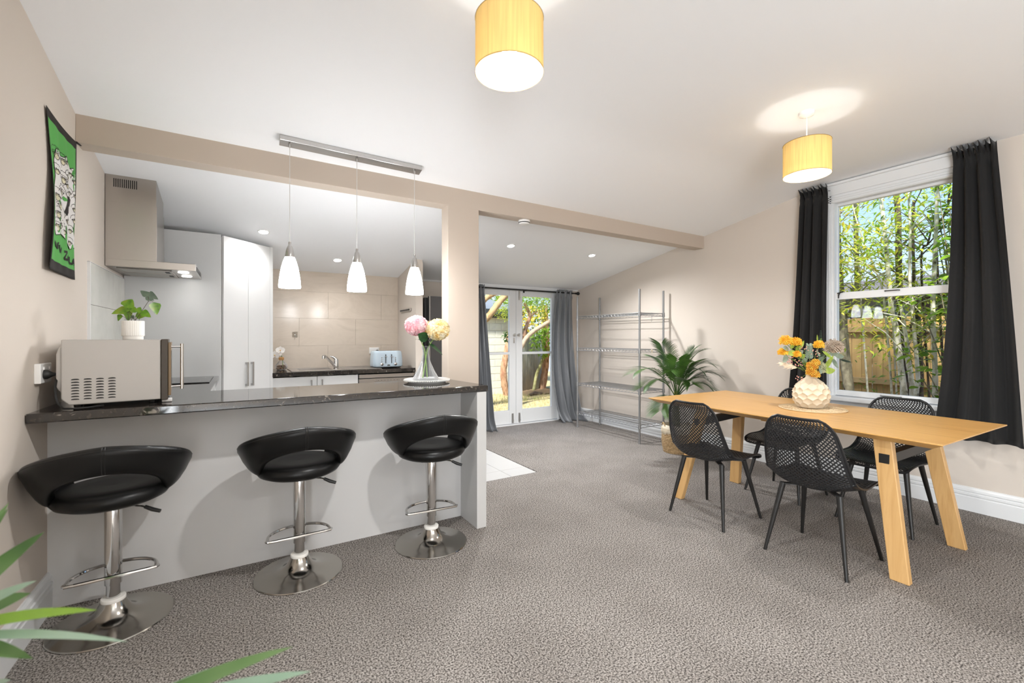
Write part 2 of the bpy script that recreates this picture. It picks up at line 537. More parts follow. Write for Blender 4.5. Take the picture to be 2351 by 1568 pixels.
m.box(XL - .09, RY0, 0, XL - .03, RY1, .06).box(XL - .09, RY0, RZ - .06, XL - .03, RY1, RZ)
m.build('frame', M['trim'], d3)
WY0, WY1, WZ0, WZ1 = 1.00, 1.905, 0.735, 2.44
wallbox('wall_right', 'cream painted right wall around the sash window', (XR, YF - .12, -.05, XR + .085, WY0, 2.68), (XR, WY1, -.05, XR + .085, YB + .12, 2.68),
        (XR, WY0, -.05, XR + .085, WY1, WZ0), (XR, WY0, WZ1, XR + .085, WY1, 2.68))
DX0, DX1, DZ = 2.60, 4.16, 1.945
wb = wallbox('wall_back', 'back wall with the French doors and the tiled kitchen splashback', (XL, YB, -.05, DX0, YB + .12, 2.1), (DX1, YB, -.05, XR, YB + .12, 2.1), (DX0, YB, DZ, DX1, YB + .12, 2.1))
# stone look wall tiles above the sink bench (each a part of the wall)
rowz = [(.90, 1.160), (1.160, 1.464), (1.464, 1.762), (1.762, 2.02)]
for i, (z0, z1) in enumerate(rowz):
    joints = [.249, .849, 1.449, 1.656] if i % 2 == 0 else [.249, .552, 1.151, 1.656]
    if i == 2: joints = [.249, .851, 1.449, 1.656]
    if i == 0: joints = [.249, .848, 1.448, 1.656]
    if i == 3: joints = [.249, .552, 1.151, 1.656]
    for a, b in zip(joints[:-1], joints[1:]):
        MB().box(a + .0006, YB - .010, z0 + .0006, b - .0006, YB, z1 - .0006).build('tile', M['wtile'], wb, bevel=.0008, seg=1)
wallbox('wall_kitchen', 'short cream wall between the sink bench and the fridge', (1.657, 4.77, -.05, 1.735, YB, 2.15))
MB().box(1.655, 4.762, 0, 1.737, 4.772, 2.09).build('edge_trim', M['wall'], bpy.data.objects['wall_kitchen'])

# beam and post
def beam_y(x): return 3.262 + (3.188 - 3.262) * (x - XL) / (XR - XL)
zb = lambda x: 2.300 + (2.262 - 2.300) * (x - XL) / (XR - XL)
a, b = XL, XR
TH = .128
mb = MB().hexa([(a, beam_y(a), zb(a)), (b, beam_y(b), zb(b)), (b, beam_y(b) + TH, zb(b)), (a, beam_y(a) + TH, zb(a)),
                (a, beam_y(a), 2.62), (b, beam_y(b), 2.62), (b, beam_y(b) + TH, 2.62), (a, beam_y(a) + TH, 2.62)])
struct(mb.build('beam', M['tan'], bevel=.003), 'cream beam crossing the ceiling between dining room and kitchen', 'beam')
px0, px1 = 1.384, 1.652
mb = MB().hexa([(px0, beam_y(px0), 0), (px1, beam_y(px1), 0), (px1, beam_y(px1) + TH, 0), (px0, beam_y(px0) + TH, 0),
                (px0, beam_y(px0), 2.29), (px1, beam_y(px1), 2.285), (px1, beam_y(px1) + TH, 2.285), (px0, beam_y(px0) + TH, 2.29)])
struct(mb.build('pillar', M['tan'], bevel=.003), 'cream square post under the beam at the end of the breakfast bar', 'post')

# bar wall and its end panel
struct(MB().box(XL, 2.855, 0, 1.319, 2.95, .893).build('wall_bar', M['bar_paint']), 'plain pale grey wall under the breakfast bar', 'wall')
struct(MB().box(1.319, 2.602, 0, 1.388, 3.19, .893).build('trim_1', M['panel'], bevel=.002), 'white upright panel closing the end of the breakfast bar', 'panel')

# skirting boards, moulded
def skirting(name, lab, p0, p1, inward):
    prof = [(0, 0), (.018, 0), (.018, .100), (.014, .104), (.014, .110), (.019, .114), (.019, .128), (.013, .132), (.013, .138), (.018, .142), (.015, .156), (.008, .166), (.006, .172), (0, .172)]
    p0 = Vector(p0); p1 = Vector(p1); d = p1 - p0; iw = Vector(inward)
    m = MB()
    m.prism(prof, lambda a, b, h: p0 + d * h + iw * a + Vector((0, 0, b)), 0, 1)
    return struct(m.build(name, M['trim']), lab, 'skirting board')
skirting('baseboard_right', 'white moulded skirting board along the right wall', (XR, YF, 0), (XR, YB, 0), (-1, 0, 0))
skirting('baseboard_left', 'white moulded skirting board along the left wall', (XL, 2.855, 0), (XL, RY1, 0), (1, 0, 0))
skirting('baseboard_front', 'white skirting board on the wall behind the camera', (XL, YF, 0), (XR, YF, 0), (0, 1, 0))
skirting('baseboard_back', 'short white skirting board right of the French doors', (4.24, YB, 0), (XR, YB, 0), (0, -1, 0))

# ---------------------------------------------------------------- sash window
win = struct(thing('window_1', None, None, (0, 0, 0)), 'white timber double hung sash window in the right wall', 'window')
GX = 4.555
def ringbox(m, x0, x1, y0, y1, z0, z1, w, wb=None, wt=None):
    wb = w if wb is None else wb; wt = w if wt is None else wt
    m.box(x0, y0, z0, x1, y0 + w, z1); m.box(x0, y1 - w, z0, x1, y1, z1)
    m.box(x0, y0 + w, z0, x1, y1 - w, z0 + wb); m.box(x0, y0 + w, z1 - wt, x1, y1 - w, z1)
    return m
ringbox(MB(), 4.50, 4.588, WY0 - .02, WY1 + .001, WZ0 - .02, WZ1 + .02, .021).build('frame', M['trim'], win)
up = ringbox(MB(), 4.545, 4.585, WY0 + .001, WY1 - .001, 1.60, WZ1, .023, .046, .024).build('upper_sash', M['trim'], win, bevel=.004)
lo = ringbox(MB(), 4.520, 4.560, WY0 + .001, WY1 - .001, WZ0 + .006, 1.648, .023, .046, .062).build('lower_sash', M['trim'], win, bevel=.004)
MB().box(4.563, WY0 + .022, 1.645, 4.567, WY1 - .022, WZ1 - .022).build('pane', M['glass'], up)
MB().box(4.538, WY0 + .022, WZ0 + .05, 4.542, WY1 - .022, 1.588).build('pane', M['glass'], lo)
m = MB()
for (y0, y1) in ((WY1, 1.972), (WY0 - .067, WY0)):
    m.box(4.484, y0, .70, 4.50, y1, 2.505)
    for k in range(3):
        c = y0 + .012 + k * .021
        m.box(4.476, c, .70, 4.486, c + .010, 2.505)
m.box(4.484, WY0 - .067, 2.440, 4.50, 1.972, 2.507)
for k in range(3):
    c = 2.446 + k * .019
    m.box(4.476, WY0 - .067, c, 4.486, 1.972, c + .009)
m.build('architrave', M['trim'], win)
MB().box(4.436, WY0 + .05, .700, 4.53, 1.985, .737).build('sill', M['trim'], win, bevel=.006)
MB().box(4.484, WY0 - .06, .60, 4.50, 1.965, .70).build('apron', M['trim'], win, bevel=.003)
# latches and lifts
for yy in (1.845, 1.10):
    MB().tube([(4.512, yy + .022, 1.640), (4.505, yy, 1.646), (4.510, yy - .022, 1.650)], .005, 6).tube([(4.512, yy + .004, 1.646), (4.504, yy + .010, 1.625), (4.508, yy + .013, 1.596)], [.006, .006, .003], 6).build('sash_latch', M['black_metal'], lo, smooth=True)
MB().tube([(4.521, 1.53, 1.632), (4.500, 1.525, 1.632), (4.500, 1.44, 1.632), (4.521, 1.435, 1.632)], .0045, 6).build('sash_lift', M['black_metal'], lo, smooth=True)
MB().tube([(4.52, 1.56, .772), (4.500, 1.555, .772), (4.500, 1.43, .772), (4.52, 1.425, .772)], .005, 6).build('sash_lift', M['zinc'], lo, smooth=True)
MB().ball((4.515, 1.90, .84), .008).tube([(4.52, 1.91, .84), (4.51, 1.885, .838)], .003, 5).build('sash_stop', M['zinc'], win, smooth=True)
# pelmet board and cornice above the window
MB().box(4.470, .93, 2.507, 4.50, 2.05, 2.592).box(4.45, .92, 2.590, 4.50, 2.09, 2.612).build('pelmet_board', M['trim'], win, bevel=.004)

# ---------------------------------------------------------------- french doors
fr = struct(thing('trim_2', None, None, (0, 0, 0)), 'white door frame and cornice around the French doors', 'door frame')
MB().box(DX0, 5.40, 0, DX0 + .04, 5.54, DZ).box(DX1 - .04, 5.40, 0, DX1, 5.54, DZ).box(DX0, 5.40, 1.925, DX1, 5.54, DZ).box(DX0, 5.40, -.05, DX1, 5.56, .012).build('jamb', M['trim'], fr)
m = MB()
for (x0, x1) in ((DX0 - .07, DX0 + .012), (DX1 - .012, DX1 + .075)):
    m.box(x0, 5.400, 0, x1, 5.42, 1.985)
    for k in range(3):
        m.box(x0 + .012 + k * .022, 5.392, 0, x0 + .022 + k * .022, 5.402, 1.985)
m.box(DX0 - .07, 5.40, 1.928, DX1 + .075, 5.42, 1.99)
for k in range(2):
    m.box(DX0 - .07, 5.392, 1.938 + k * .02, DX1 + .075, 5.402, 1.948 + k * .02)
m.build('architrave', M['trim'], fr)
MB().prism([(0, 0), (.045, 0), (.045, .012), (.022, .022), (.012, .045), (0, .05)], lambda a, b, h: (1.735 + h * (XR - 1.735), YB - a, 1.998 - .03 + .05 - b), 0, 1).build('cornice', M['trim'], fr)

def french(name, lab, x0, x1, hinge_left):
    d = struct(thing(name, None, None, (0, 0, 0)), lab, 'door')
    m = MB(); ya, yb = 5.435, 5.475
    m.box(x0, ya, .02, x0 + .108, yb, 1.922); m.box(x1 - .108, ya, .02, x1, yb, 1.922)
    m.box(x0 + .108, ya, .02, x1 - .108, yb, .212); m.box(x0 + .108, ya, 1.848, x1 - .108, yb, 1.922)
    m.build('leaf_frame', M['trim'], d, bevel=.003)
    MB().box(x0 + .1, ya + .005, 1.008, x1 - .1, yb - .005, 1.042).build('glazing_bar', M['trim'], d, bevel=.004)
    for (z0, z1) in ((.205, 1.012), (1.038, 1.855)):
        MB().box(x0 + .1, 5.453, z0, x1 - .1, 5.457, z1).build('pane', M['glass'], d)
    xb = x1 - .055 if hinge_left else x0 + .055
    for (z0, z1) in ((.03, .165), (1.79, 1.935)):
        if hinge_left and z0 > 1: continue
        MB().box(xb - .014, ya - .006, z0, xb + .014, ya, z1).tube([(xb, ya - .011, z0 + .005), (xb, ya - .011, z1 - .005)], .006, 8).box(xb - .016, ya - .014, z0 + .03, xb + .016, ya, z0 + .045).build('bolt', M['steel_v'], d)
    kx = x1 - .03 if hinge_left else x0 + .035
    MB().tube([(kx, ya, 1.285), (kx, ya - .035, 1.285)], .006, 8).tube([(kx, ya - .035, 1.265), (kx, ya - .038, 1.31)], [.008, .011], 8).cyl((kx, ya + .001, 1.285), (kx, ya - .004, 1.285), .019).build('handle', M['steel_v'], d, smooth=True)
    if hinge_left:
        MB().box(kx - .012, ya - .003, 1.17, kx + .008, ya, 1.245).build('lock_plate', M['steel_v'], d)
    return d
french('door_1', 'left leaf of the white glazed French doors with the block wall behind', 2.641, 3.378, True)
french('door_2', 'right leaf of the white glazed French doors with the iron fence behind', 3.382, 4.119, False)
# ================================================================ lamps
def point(parent, loc, power, col=WARM, r=.03, name='lamp_light'):
    l = bpy.data.lights.new(name, 'POINT'); l.energy = power; l.color = col; l.shadow_soft_size = r
    o = bpy.data.objects.new(name, l); o.location = loc; COL.objects.link(o)
    if parent: o.parent = parent
    return o
def spot(parent, loc, power, col=NEUTRAL, r=.03, size=150, blend=.6, name='lamp_light'):
    l = bpy.data.lights.new(name, 'SPOT'); l.energy = power; l.color = col; l.shadow_soft_size = r
    l.spot_size = radians(size); l.spot_blend = blend
    o = bpy.data.objects.new(name, l); o.location = loc; COL.objects.link(o)
    if parent: o.parent = parent
    return o

def shade_mat(name, col, tl, cscale=True):
    m = bpy.data.materials.new(name); m.use_nodes = True
    nt = m.node_tree; N = nt.nodes; L = nt.links; N.clear()
    out = N.new('ShaderNodeOutputMaterial'); mix = N.new('ShaderNodeMixShader'); d = N.new('ShaderNodeBsdfDiffuse'); t = N.new('ShaderNodeBsdfTranslucent')
    tc = N.new('ShaderNodeTexCoord'); mp = N.new('ShaderNodeMapping'); mp.inputs['Scale'].default_value = (120, 120, 4)
    n = N.new('ShaderNodeTexNoise'); n.inputs['Scale'].default_value = 1.0; n.inputs['Detail'].default_value = 2
    r = N.new('ShaderNodeValToRGB'); r.color_ramp.elements[0].color = (*[c * .86 for c in col], 1); r.color_ramp.elements[1].color = (*col, 1)
    r.color_ramp.elements[0].position = .35; r.color_ramp.elements[1].position = .6
    L.new(tc.outputs['Object'], mp.inputs[0]); L.new(mp.outputs[0], n.inputs['Vector']); L.new(n.outputs['Fac'], r.inputs[0])
    L.new(r.outputs[0], d.inputs[0]); L.new(r.outputs[0], t.inputs[0])
    mix.inputs[0].default_value = tl
    L.new(d.outputs[0], mix.inputs[1]); L.new(t.outputs[0], mix.inputs[2]); L.new(mix.outputs[0], out.inputs[0])
    return m
M['shade'] = shade_mat('mustard_shade', (.84, .61, .25), .18)
M['shade_in'] = shade_mat('shade_lining', (.90, .84, .70), .5)
M['shade_seam'] = P('shade_seam', (.42, .22, .05), .8)
M['shade_rim'] = P('shade_rim', (.33, .19, .04), .8)

def drum(loc, rot, label, power):
    t = thing('drum_pendant', label, 'pendant lamp', loc, rot, 'mustard drum pendants')
    R_, H_ = .125, .195     # origin at the centre of the bottom rim
    zc = ceil_z(loc[0], loc[1]) - loc[2]
    MB().grid(64, 2, lambda u, v: (R_ * cos(2 * pi * u), R_ * sin(2 * pi * u), v * H_), cu=True).build('shade', M['shade'], t, smooth=80)
    MB().grid(64, 2, lambda u, v: ((R_ - .002) * cos(2 * pi * u), (R_ - .002) * sin(2 * pi * u), .001 + v * (H_ - .002)), cu=True).build('lining', M['shade_in'], t, smooth=80)
    for z in (0, H_):
        MB().tube([(R_ * cos(a * pi / 24), R_ * sin(a * pi / 24), z) for a in range(48)], .0016, 5, closed=True).build('shade_rim', M['shade_rim'], t, smooth=True)
    MB().grid(4, 2, lambda u, v: ((R_ + .0012) * cos(u * .07), (R_ + .0012) * sin(u * .07), v * H_)).build('seam', M['shade_seam'], t)
    m = MB().cyl((0, 0, H_ - .03), (0, 0, H_ - .028), .022)
    for k in range(3):
        a = k * 2 * pi / 3
        m.tube([(0, 0, H_ - .029), (R_ * cos(a), R_ * sin(a), H_ - .004)], .0015, 5)
    m.build('spider', M['white'], t)
    MB().cyl((0, 0, .13), (0, 0, .185), .018).build('lamp_holder', M['white'], t, smooth=True)
    MB().tube([(0, 0, .18), (0, 0, zc - .02)], .0035, 8).build('cord', M['white'], t, smooth=True)
    MB().lathe([(0, zc - .035), (.012, zc - .033), (.040, zc - .020), (.042, zc)], 24).build('ceiling_rose', M['white'], t, smooth=True)
    MB().ball((0, 0, .088), .028, 12, 8, (1, 1, 1.35)).build('bulb', M['bulb'], t, smooth=True)
    spot(t, (0, 0, .050), power, WARM, .028, 178, .25)
    point(t, (0, 0, .062), LAMP_DRUM_UP, WARM, .03)
    return t
drum((.845, 1.405, 2.225), 2.2, 'mustard drum pendant with its bulb in sight, at the top of the photo', LAMP_DRUM)
drum((2.94, 1.38, 2.235), radians(-58), 'mustard drum pendant hanging over the dining table, seen whole', LAMP_DRUM * .5)
drum((1.9, -1.6, 2.225), 0.5, 'added mustard drum pendant for fill light, unseen behind the camera', LAMP_DRUM)  # third pendant is out of view, added to fill the room with light

# three light bar over the breakfast bar
bx0, bx1, by = .205, 1.105, 3.075
zc = ceil_z(.65, by)
tri = thing('bar_pendant_light', 'brushed steel ceiling bar with three lit white glass pendants over the breakfast bar', 'pendant lamp', (.655, by, zc))
def tilt(x): return ceil_z(.655 + x, by) - zc
slope_y = (ceil_z(.655, by + .05) - ceil_z(.655, by - .05)) / .1
m = MB()
hx = .45
P4 = []
for (x, y) in ((-hx, -.034), (hx, -.034), (hx, .034), (-hx, .034)):
    P4.append((x, y, tilt(x) + y * slope_y - .030))
for (x, y) in ((-hx, -.034), (hx, -.034), (hx, .034), (-hx, .034)):
    P4.append((x, y, tilt(x) + y * slope_y))
m.hexa(P4)
m.build('ceiling_bar', M['nickel'], tri, bevel=.002)
for px in (.261 - .655, .663 - .655, 1.06 - .655):
    zt = tilt(px) - .030
    g_top = 1.748 - zc; g_bot = 1.558 - zc
    MB().cyl((px, 0, zt + .002), (px, 0, zt - .018), .008, .007, 10).build('cord_grip', M['nickel'], tri, smooth=True)
    MB().tube([(px, 0, zt - .015), (px, .001, (zt + g_top) / 2), (px, 0, g_top + .075)], .0022, 6).build('cord', M['cord'], tri, smooth=True)
    MB().lathe([(0, .095), (.008, .094), (.008, .075), (.014, .066), (.020, .048), (.026, .018), (.0275, .0)], 24, (px, 0, g_top)).build('cap', M['nickel'], tri, smooth=True)
    h = g_top - g_bot
    sh = MB().lathe([(.0275, h), (.037, h * .86), (.0475, h * .66), (.0555, h * .42), (.0605, h * .20), (.0625, h * .04), (.061, 0.0), (.058, .001), (.056, h * .1)], 32, (px, 0, g_bot)).build('glass_shade', M['opal'], tri, smooth=60)

def downlight(x, y, label, power=LAMP_DOWN):
    z = ceil_z(x, y)
    s = (ceil_z(x, y + .05) - ceil_z(x, y - .05)) / .1
    t = thing('downlight', label, 'downlight', (x, y, z), 0, 'recessed ceiling downlights')
    t.rotation_euler = (math.atan(s), 0, 0)
    MB().lathe([(.048, .0), (.048, -.004), (.038, -.006), (.036, -.002), (.036, .0)], 28).build('trim_ring', M['white'], t, smooth=True)
    MB().lathe([(0, -.003), (.036, -.003), (.036, -.001), (0, -.001)], 28).build('lens', M['led'], t)
    spot(t, (0, 0, -.012), power, NEUTRAL, .03, 156, .9)
    return t
for (x, y, lab) in ((.173, 4.486, 'small round downlight beside the tall pantry in the kitchen ceiling'),
                    (.879, 4.997, 'small round downlight over the sink in the kitchen ceiling'),
                    (2.492, 4.112, 'small round downlight nearest the post, before the French doors'),
                    (3.611, 4.077, 'small round downlight before the wire shelving')):
    downlight(x, y, lab, LAMP_DOWN_K if x < 1.5 else LAMP_DOWN)

# smoke alarm under the beam
sm = thing('smoke_alarm', 'round white smoke alarm under the beam', 'smoke alarm', (2.13, beam_y(2.13) + .068, zb(2.13)))
MB().lathe([(.052, 0), (.052, -.012), (.048, -.016), (.048, -.026), (.040, -.034), (0, -.035)], 32).build('case', M['white'], sm, smooth=True)
MB().lathe([(.049, -.0175), (.0495, -.020), (.0495, -.022), (.049, -.0245)], 32).build('vent_slot', M['dark'], sm)
# ================================================================ bar stools
def band_pt(phi, s):
    """padded back band: phi around (0 = back, -Y), s around its section 0..1"""
    A = radians(132)
    q = abs(phi) / A
    zt = .815 - .135 * min(1, abs(phi) / radians(105)) ** 1.6 - (.05 * max(0, (abs(phi) - radians(105)) / radians(27)))
    c = max(0, cos(min(abs(phi) / radians(68), 1) * pi / 2)) ** .75
    zb_ = .566 + .135 * c
    rt = .252 + .018 * sin(min(1, abs(phi) / radians(95)) * pi / 2) - .03 * max(0, (abs(phi) - radians(95)) / radians(37))
    rb = .196 + .30 * (zb_ - .566)
    th = .030 * (1 - .55 * max(0, (q - .7) / .3) ** 2)
    # section polygon in (r, z)
    dz = zt - zb_; dr = rt - rb; L_ = sqrt(dz * dz + dr * dr); ex, ez = dr / L_, dz / L_   # along
    nx, nz = ez, -ex                                                                       # outward
    k = s * 2 * pi
    # rounded rectangle section
    u = cos(k); w = sin(k)
    su = (1 if u > 0 else -1) * abs(u) ** .45; sw = (1 if w > 0 else -1) * abs(w) ** .7
    half = L_ / 2
    bulge = .012 * (1 - su * su)
    rr = rb + ex * half + ex * half * su + nx * (sw * (th * (1.0 if sw < 0 else .8) + bulge) * .8)
    zz = zb_ + ez * half + ez * half * su + nz * (sw * (th * (1.0 if sw < 0 else .8) + bulge) * .8)
    if su > .6: rr += .004 * sw
    return (rr * sin(phi), -rr * cos(phi), zz)

def make_stool(label, loc, rot):
    t = thing('bar_stool', label, 'stool', loc, rot, 'black bar stools along the breakfast bar')
    MB().lathe([(.214, 0), (.216, .003), (.213, .007), (.17, .011), (.12, .020), (.085, .034), (.062, .055), (.050, .078), (.044, .092)], 64).build('base', M['chrome_base'], t, smooth=40)
    MB().lathe([(.040, .090), (.043, .091), (.044, .102), (.042, .107), (.030, .108)], 40).build('collar', M['pot'], t, smooth=True)
    MB().cyl((0, 0, .10), (0, 0, .30), .025, n=32).build('gas_tube', M['chrome'], t, smooth=True)
    MB().lathe([(.0255, .165), (.0305, .166), (.0305, .52), (.028, .53)], 32).build('column', M['chrome'], t, smooth=True)
    # foot rest: D shaped loop
    pts = []
    for k in range(25):
        a = pi * k / 24
        pts.append((.150 * cos(a), -.012 + .135 * sin(a) ** .85, .208))
    pts += [(-.156, -.022, .208), (-.150, -.034, .208), (-.12, -.038, .208), (.12, -.038, .208), (.150, -.034, .208), (.156, -.022, .208)]
    MB().tube(pts, .0075, 8, closed=True).build('foot_rest', M['chrome'], t, smooth=True)
    m = MB().box(-.08, -.08, .515, .08, .08, .528)
    m.build('seat_plate', M['black_metal'], t)
    MB().tube([(.02, -.02, .512), (.10, -.055, .500), (.118, -.062, .494)], .004, 6).build('lever', M['chrome'], t, smooth=True)
    MB().tube([(.112, -.060, .497), (.140, -.072, .482), (.168, -.083, .472)], [.008, .0095, .008], 8).build('lever_grip', M['black'], t, smooth=True)
    MB().lathe([(0, .524), (.12, .526), (.165, .532), (.192, .545), (.204, .562), (.203, .580), (.192, .596), (.168, .606), (.10, .602), (0, .598)], 56).build('seat', M['leather'], t, smooth=True)
    nphi, ns = 73, 28
    A = radians(132)
    m = MB().grid(nphi, ns + 1, lambda u, v: band_pt(-A + 2 * A * u, v))
    e0 = [band_pt(-A, k / ns) for k in range(ns)]; e1 = [band_pt(A, k / ns) for k in range(ns)]
    m.add(e0, [tuple(range(ns))]); m.add(e1, [tuple(range(ns - 1, -1, -1))])
    b = m.build('backrest', M['leather'], t, smooth=60)
    # stitched centre seam and piping
    MB().tube([band_pt(-.018, k / 20 * .42 - .02) for k in range(21)], .0016, 4).tube([band_pt(.018, k / 20 * .42 - .02) for k in range(21)], .0016, 4).build('seam', M['black'], b)
    MB().tube([band_pt(-A * .93 + 2 * A * .93 * k / 60, .115) for k in range(61)], .0018, 4).build('piping', M['black'], b)
    return t
make_stool('black padded bar stool with chrome base nearest the left wall, its base behind blurred leaves', (-.480, 2.600, 0), radians(4))
make_stool('black padded bar stool standing middle of the three along the bar wall', (.268, 2.612, 0), radians(1))
make_stool('black padded bar stool beside the white end panel of the breakfast bar', (.995, 2.580, 0), radians(-5))

# ================================================================ dining table
TZ = .750
tq = {'rn': V(2.789, .726), 'ln': V(2.898, 2.574), 'lf': V(3.923, 2.550), 'rf': V(3.757, .703)}
tb = thing('dining_table', 'long oak dining table with undercut edge and splayed board legs', 'table', (3.34, 1.64, 0))
def tpt(a, b, ins=0.0):   # a: 0 near(-x) .. 1 far(+x); b: 0 right (low y) .. 1 left
    p = tq['rn'] * (1 - a) * (1 - b) + tq['ln'] * (1 - a) * b + tq['rf'] * a * (1 - b) + tq['lf'] * a * b
    c = (tq['rn'] + tq['ln'] + tq['rf'] + tq['lf']) / 4
    return Vector((p.x - 3.34, p.y - 1.64, 0))
def plank(a0, a1, g0, g1):
    i = .055
    A0, A1, B0, B1 = a0 + g0, a1 - g1, 0.0, 1.0
    ia0 = i if a0 == 0 else 0; ia1 = i if a1 == 1 else 0
    tp = [tpt(A0, B0), tpt(A1, B0), tpt(A1, B1), tpt(A0, B1)]
    bt = [tpt(A0 + ia0, i * .54), tpt(A1 - ia1, i * .54), tpt(A1 - ia1, 1 - i * .54), tpt(A0 + ia0, 1 - i * .54)]
    m = MB()
    vs = [(p.x, p.y, TZ) for p in tp] + [(p.x, p.y, TZ - .006) for p in tp] + [(p.x, p.y, TZ - .036) for p in bt]
    m.add(vs, [(0, 1, 2, 3), (4, 5, 1, 0), (5, 6, 2, 1), (6, 7, 3, 2), (7, 4, 0, 3), (8, 9, 5, 4), (9, 10, 6, 5), (10, 11, 7, 6), (11, 8, 4, 7), (11, 10, 9, 8)])
    return m.build('tabletop', M['oak'], tb, bevel=.0015)
plank(0, .62, 0, .001); plank(.62, 1, .001, 0)
MB().box(-.40, -.02, TZ - .050, .40, .02, TZ - .034).box(-.05, -.62, TZ - .055, .05, .62, TZ - .034).build('batten', M['oak'], tb)
def board_leg(foot, top, wy=.082, wx=.042, mat='oak_z'):
    # foot/top: centre points; wide side along y
    fx, fy = foot[0] - 3.34, foot[1] - 1.64; tx, ty = top[0] - 3.34, top[1] - 1.64
    m = MB()
    p = []
    for (cx, cy, z) in ((fx, fy, 0), (tx, ty, TZ - .036)):
        p += [(cx - wx / 2, cy - wy / 2, z), (cx + wx / 2, cy - wy / 2, z), (cx + wx / 2, cy + wy / 2, z), (cx - wx / 2, cy + wy / 2, z)]
    m.hexa(p)
    return m.build('leg', M[mat], tb, bevel=.004)
LEGS = {'RN': ((2.890, .912), (2.930, .999)), 'RF': ((3.648, .885), (3.600, 1.004)), 'LN': ((2.925, 2.298), (2.975, 2.120)), 'LF': ((3.655, 2.286), (3.605, 2.215))}
for k in ('RN', 'RF', 'LN', 'LF'):
    board_leg(*LEGS[k], mat='oak_z')
for a, b in (('RN', 'RF'), ('LN', 'LF')):
    h = .610; f = h / (TZ - .036)
    pa = [LEGS[a][0][i] * (1 - f) + LEGS[a][1][i] * f for i in (0, 1)]
    pb = [LEGS[b][0][i] * (1 - f) + LEGS[b][1][i] * f for i in (0, 1)]
    MB().bar((pa[0] - 3.34 - .0225, pa[1] - 1.64, h), (pb[0] - 3.34 + .0225, pb[1] - 1.64, h), .046, .050).build('crossbar', M['black_metal'], tb, bevel=.001)

# ================================================================ dining chairs
PROF = [(.238, .402), (.218, .424), (.14, .431), (.04, .421), (-.06, .411), (-.14, .412), (-.205, .434), (-.243, .497), (-.260, .578), (-.270, .660), (-.279, .740), (-.288, .812)]
def shell_pt(s, t, push=0.0):
    x, z = crom(PROF, s)
    x2, z2 = crom(PROF, min(1, s + .01)); x1, z1 = crom(PROF, max(0, s - .01))
    dx, dz = x2 - x1, z2 - z1; L_ = sqrt(dx * dx + dz * dz); dx /= L_; dz /= L_
    nx, nz = dz, -dx                       # towards the sitter (up on the seat, forward on the back)
    if nz < 0 and s < .4: nx, nz = -nx, -nz
    w = crom([(.185,), (.206,), (.222,), (.234,), (.242,), (.243,), (.232,), (.212,), (.188,), (.158,)], s)[0]
    # rounded corners
    if s > .90: w *= (1 - ((s - .90) / .10) ** 2.6 * .34)
    if s < .06: w *= (1 - ((.06 - s) / .06) ** 2.2 * .22)
    rise = crom([(.004,), (.012,), (.022,), (.034,), (.060,), (.078,), (.070,), (.048,), (.030,), (.016,)], s)[0]
    k = abs(t) ** 2.3
    off = rise * k + push
    y = w * t * (1 - .10 * k * rise / .1)
    # the flank rises and comes forward
    return (x + nx * off, y, z + nz * off)
def make_chair(label, loc, rot):
    t = thing('dining_chair', label, 'chair', loc, rot, 'black perforated dining chairs')
    NS, NT = 84, 38
    m = MB(); vid = {}
    def gv(i, j):
        if (i, j) not in vid:
            vid[(i, j)] = len(m.v); m.v.append(shell_pt(i / NS, -1 + 2 * j / NT))
        return vid[(i, j)]
    for i in range(NS + 1):
        for j in range(NT + 1):
            if (i + j) % 2: continue
            nb = [(i + 1, j), (i, j + 1), (i - 1, j), (i, j - 1)]
            ok = [0 <= a <= NS and 0 <= b <= NT for a, b in nb]
            if all(ok) and 2 <= j <= NT - 2 and 2 <= i <= NS - 2:
                hole = []
                f = .60
                for a, b in nb:
                    hole.append(len(m.v)); m.v.append(shell_pt((i + (a - i) * f) / NS, -1 + 2 * (j + (b - j) * f) / NT))
                c = [gv(a, b) for a, b in nb]
                for k in range(4):
                    k2 = (k + 1) % 4
                    m.f.append((c[k], c[k2], hole[k2], hole[k]))
            else:
                cc = gv(i, j)
                for k in range(4):
                    k2 = (k + 1) % 4
                    if ok[k] and ok[k2]: m.f.append((cc, gv(*nb[k]), gv(*nb[k2])))
    sh = m.build('seat_shell', M['chair_shell'], t, smooth=50, solid=.0045)
    edge = [shell_pt(k / 40, -1) for k in range(41)] + [shell_pt(1, -1 + 2 * k / 14) for k in range(1, 14)] + [shell_pt(1 - k / 40, 1) for k in range(41)] + [shell_pt(0, 1 - 2 * k / 14) for k in range(1, 14)]
    MB().tube(edge, .0075, 6, closed=True).build('rim', M['chair_shell'], sh, smooth=True)
    for sx in (1, -1):
        for sy in (1, -1):
            MB().tube([(sx * .125 - .01, sy * .145, .402), (sx * .213, sy * .208, 0)], [.0165, .009], 12).build('leg', M['black_metal'], t, smooth=True)
    m = MB().bar((.115, .14, .404), (-.135, -.14, .404), .034, .006).bar((.115, -.14, .398), (-.135, .14, .398), .034, .006).box(-.07, -.06, .398, .05, .06, .412)
    m.build('under_bracket', M['black_metal'], t)
    return t
ch = make_chair('black perforated chair facing the table on the near side, next to the palm', (2.862, 1.945, 0), 0)
spec = [('black perforated chair facing the table on the near side, nearest the camera', (2.859, 1.262, 0), 0),
        ('black perforated chair half hidden behind the faceted cream vase', (3.760, 1.925, 0), pi),
        ('black perforated chair pushed in under the sash window by the right curtain', (3.760, 1.270, 0), pi)]
for lab, loc, rot in spec:
    c = copy_tree(ch); c.location = loc; c.rotation_euler = (0, 0, rot); c['label'] = lab
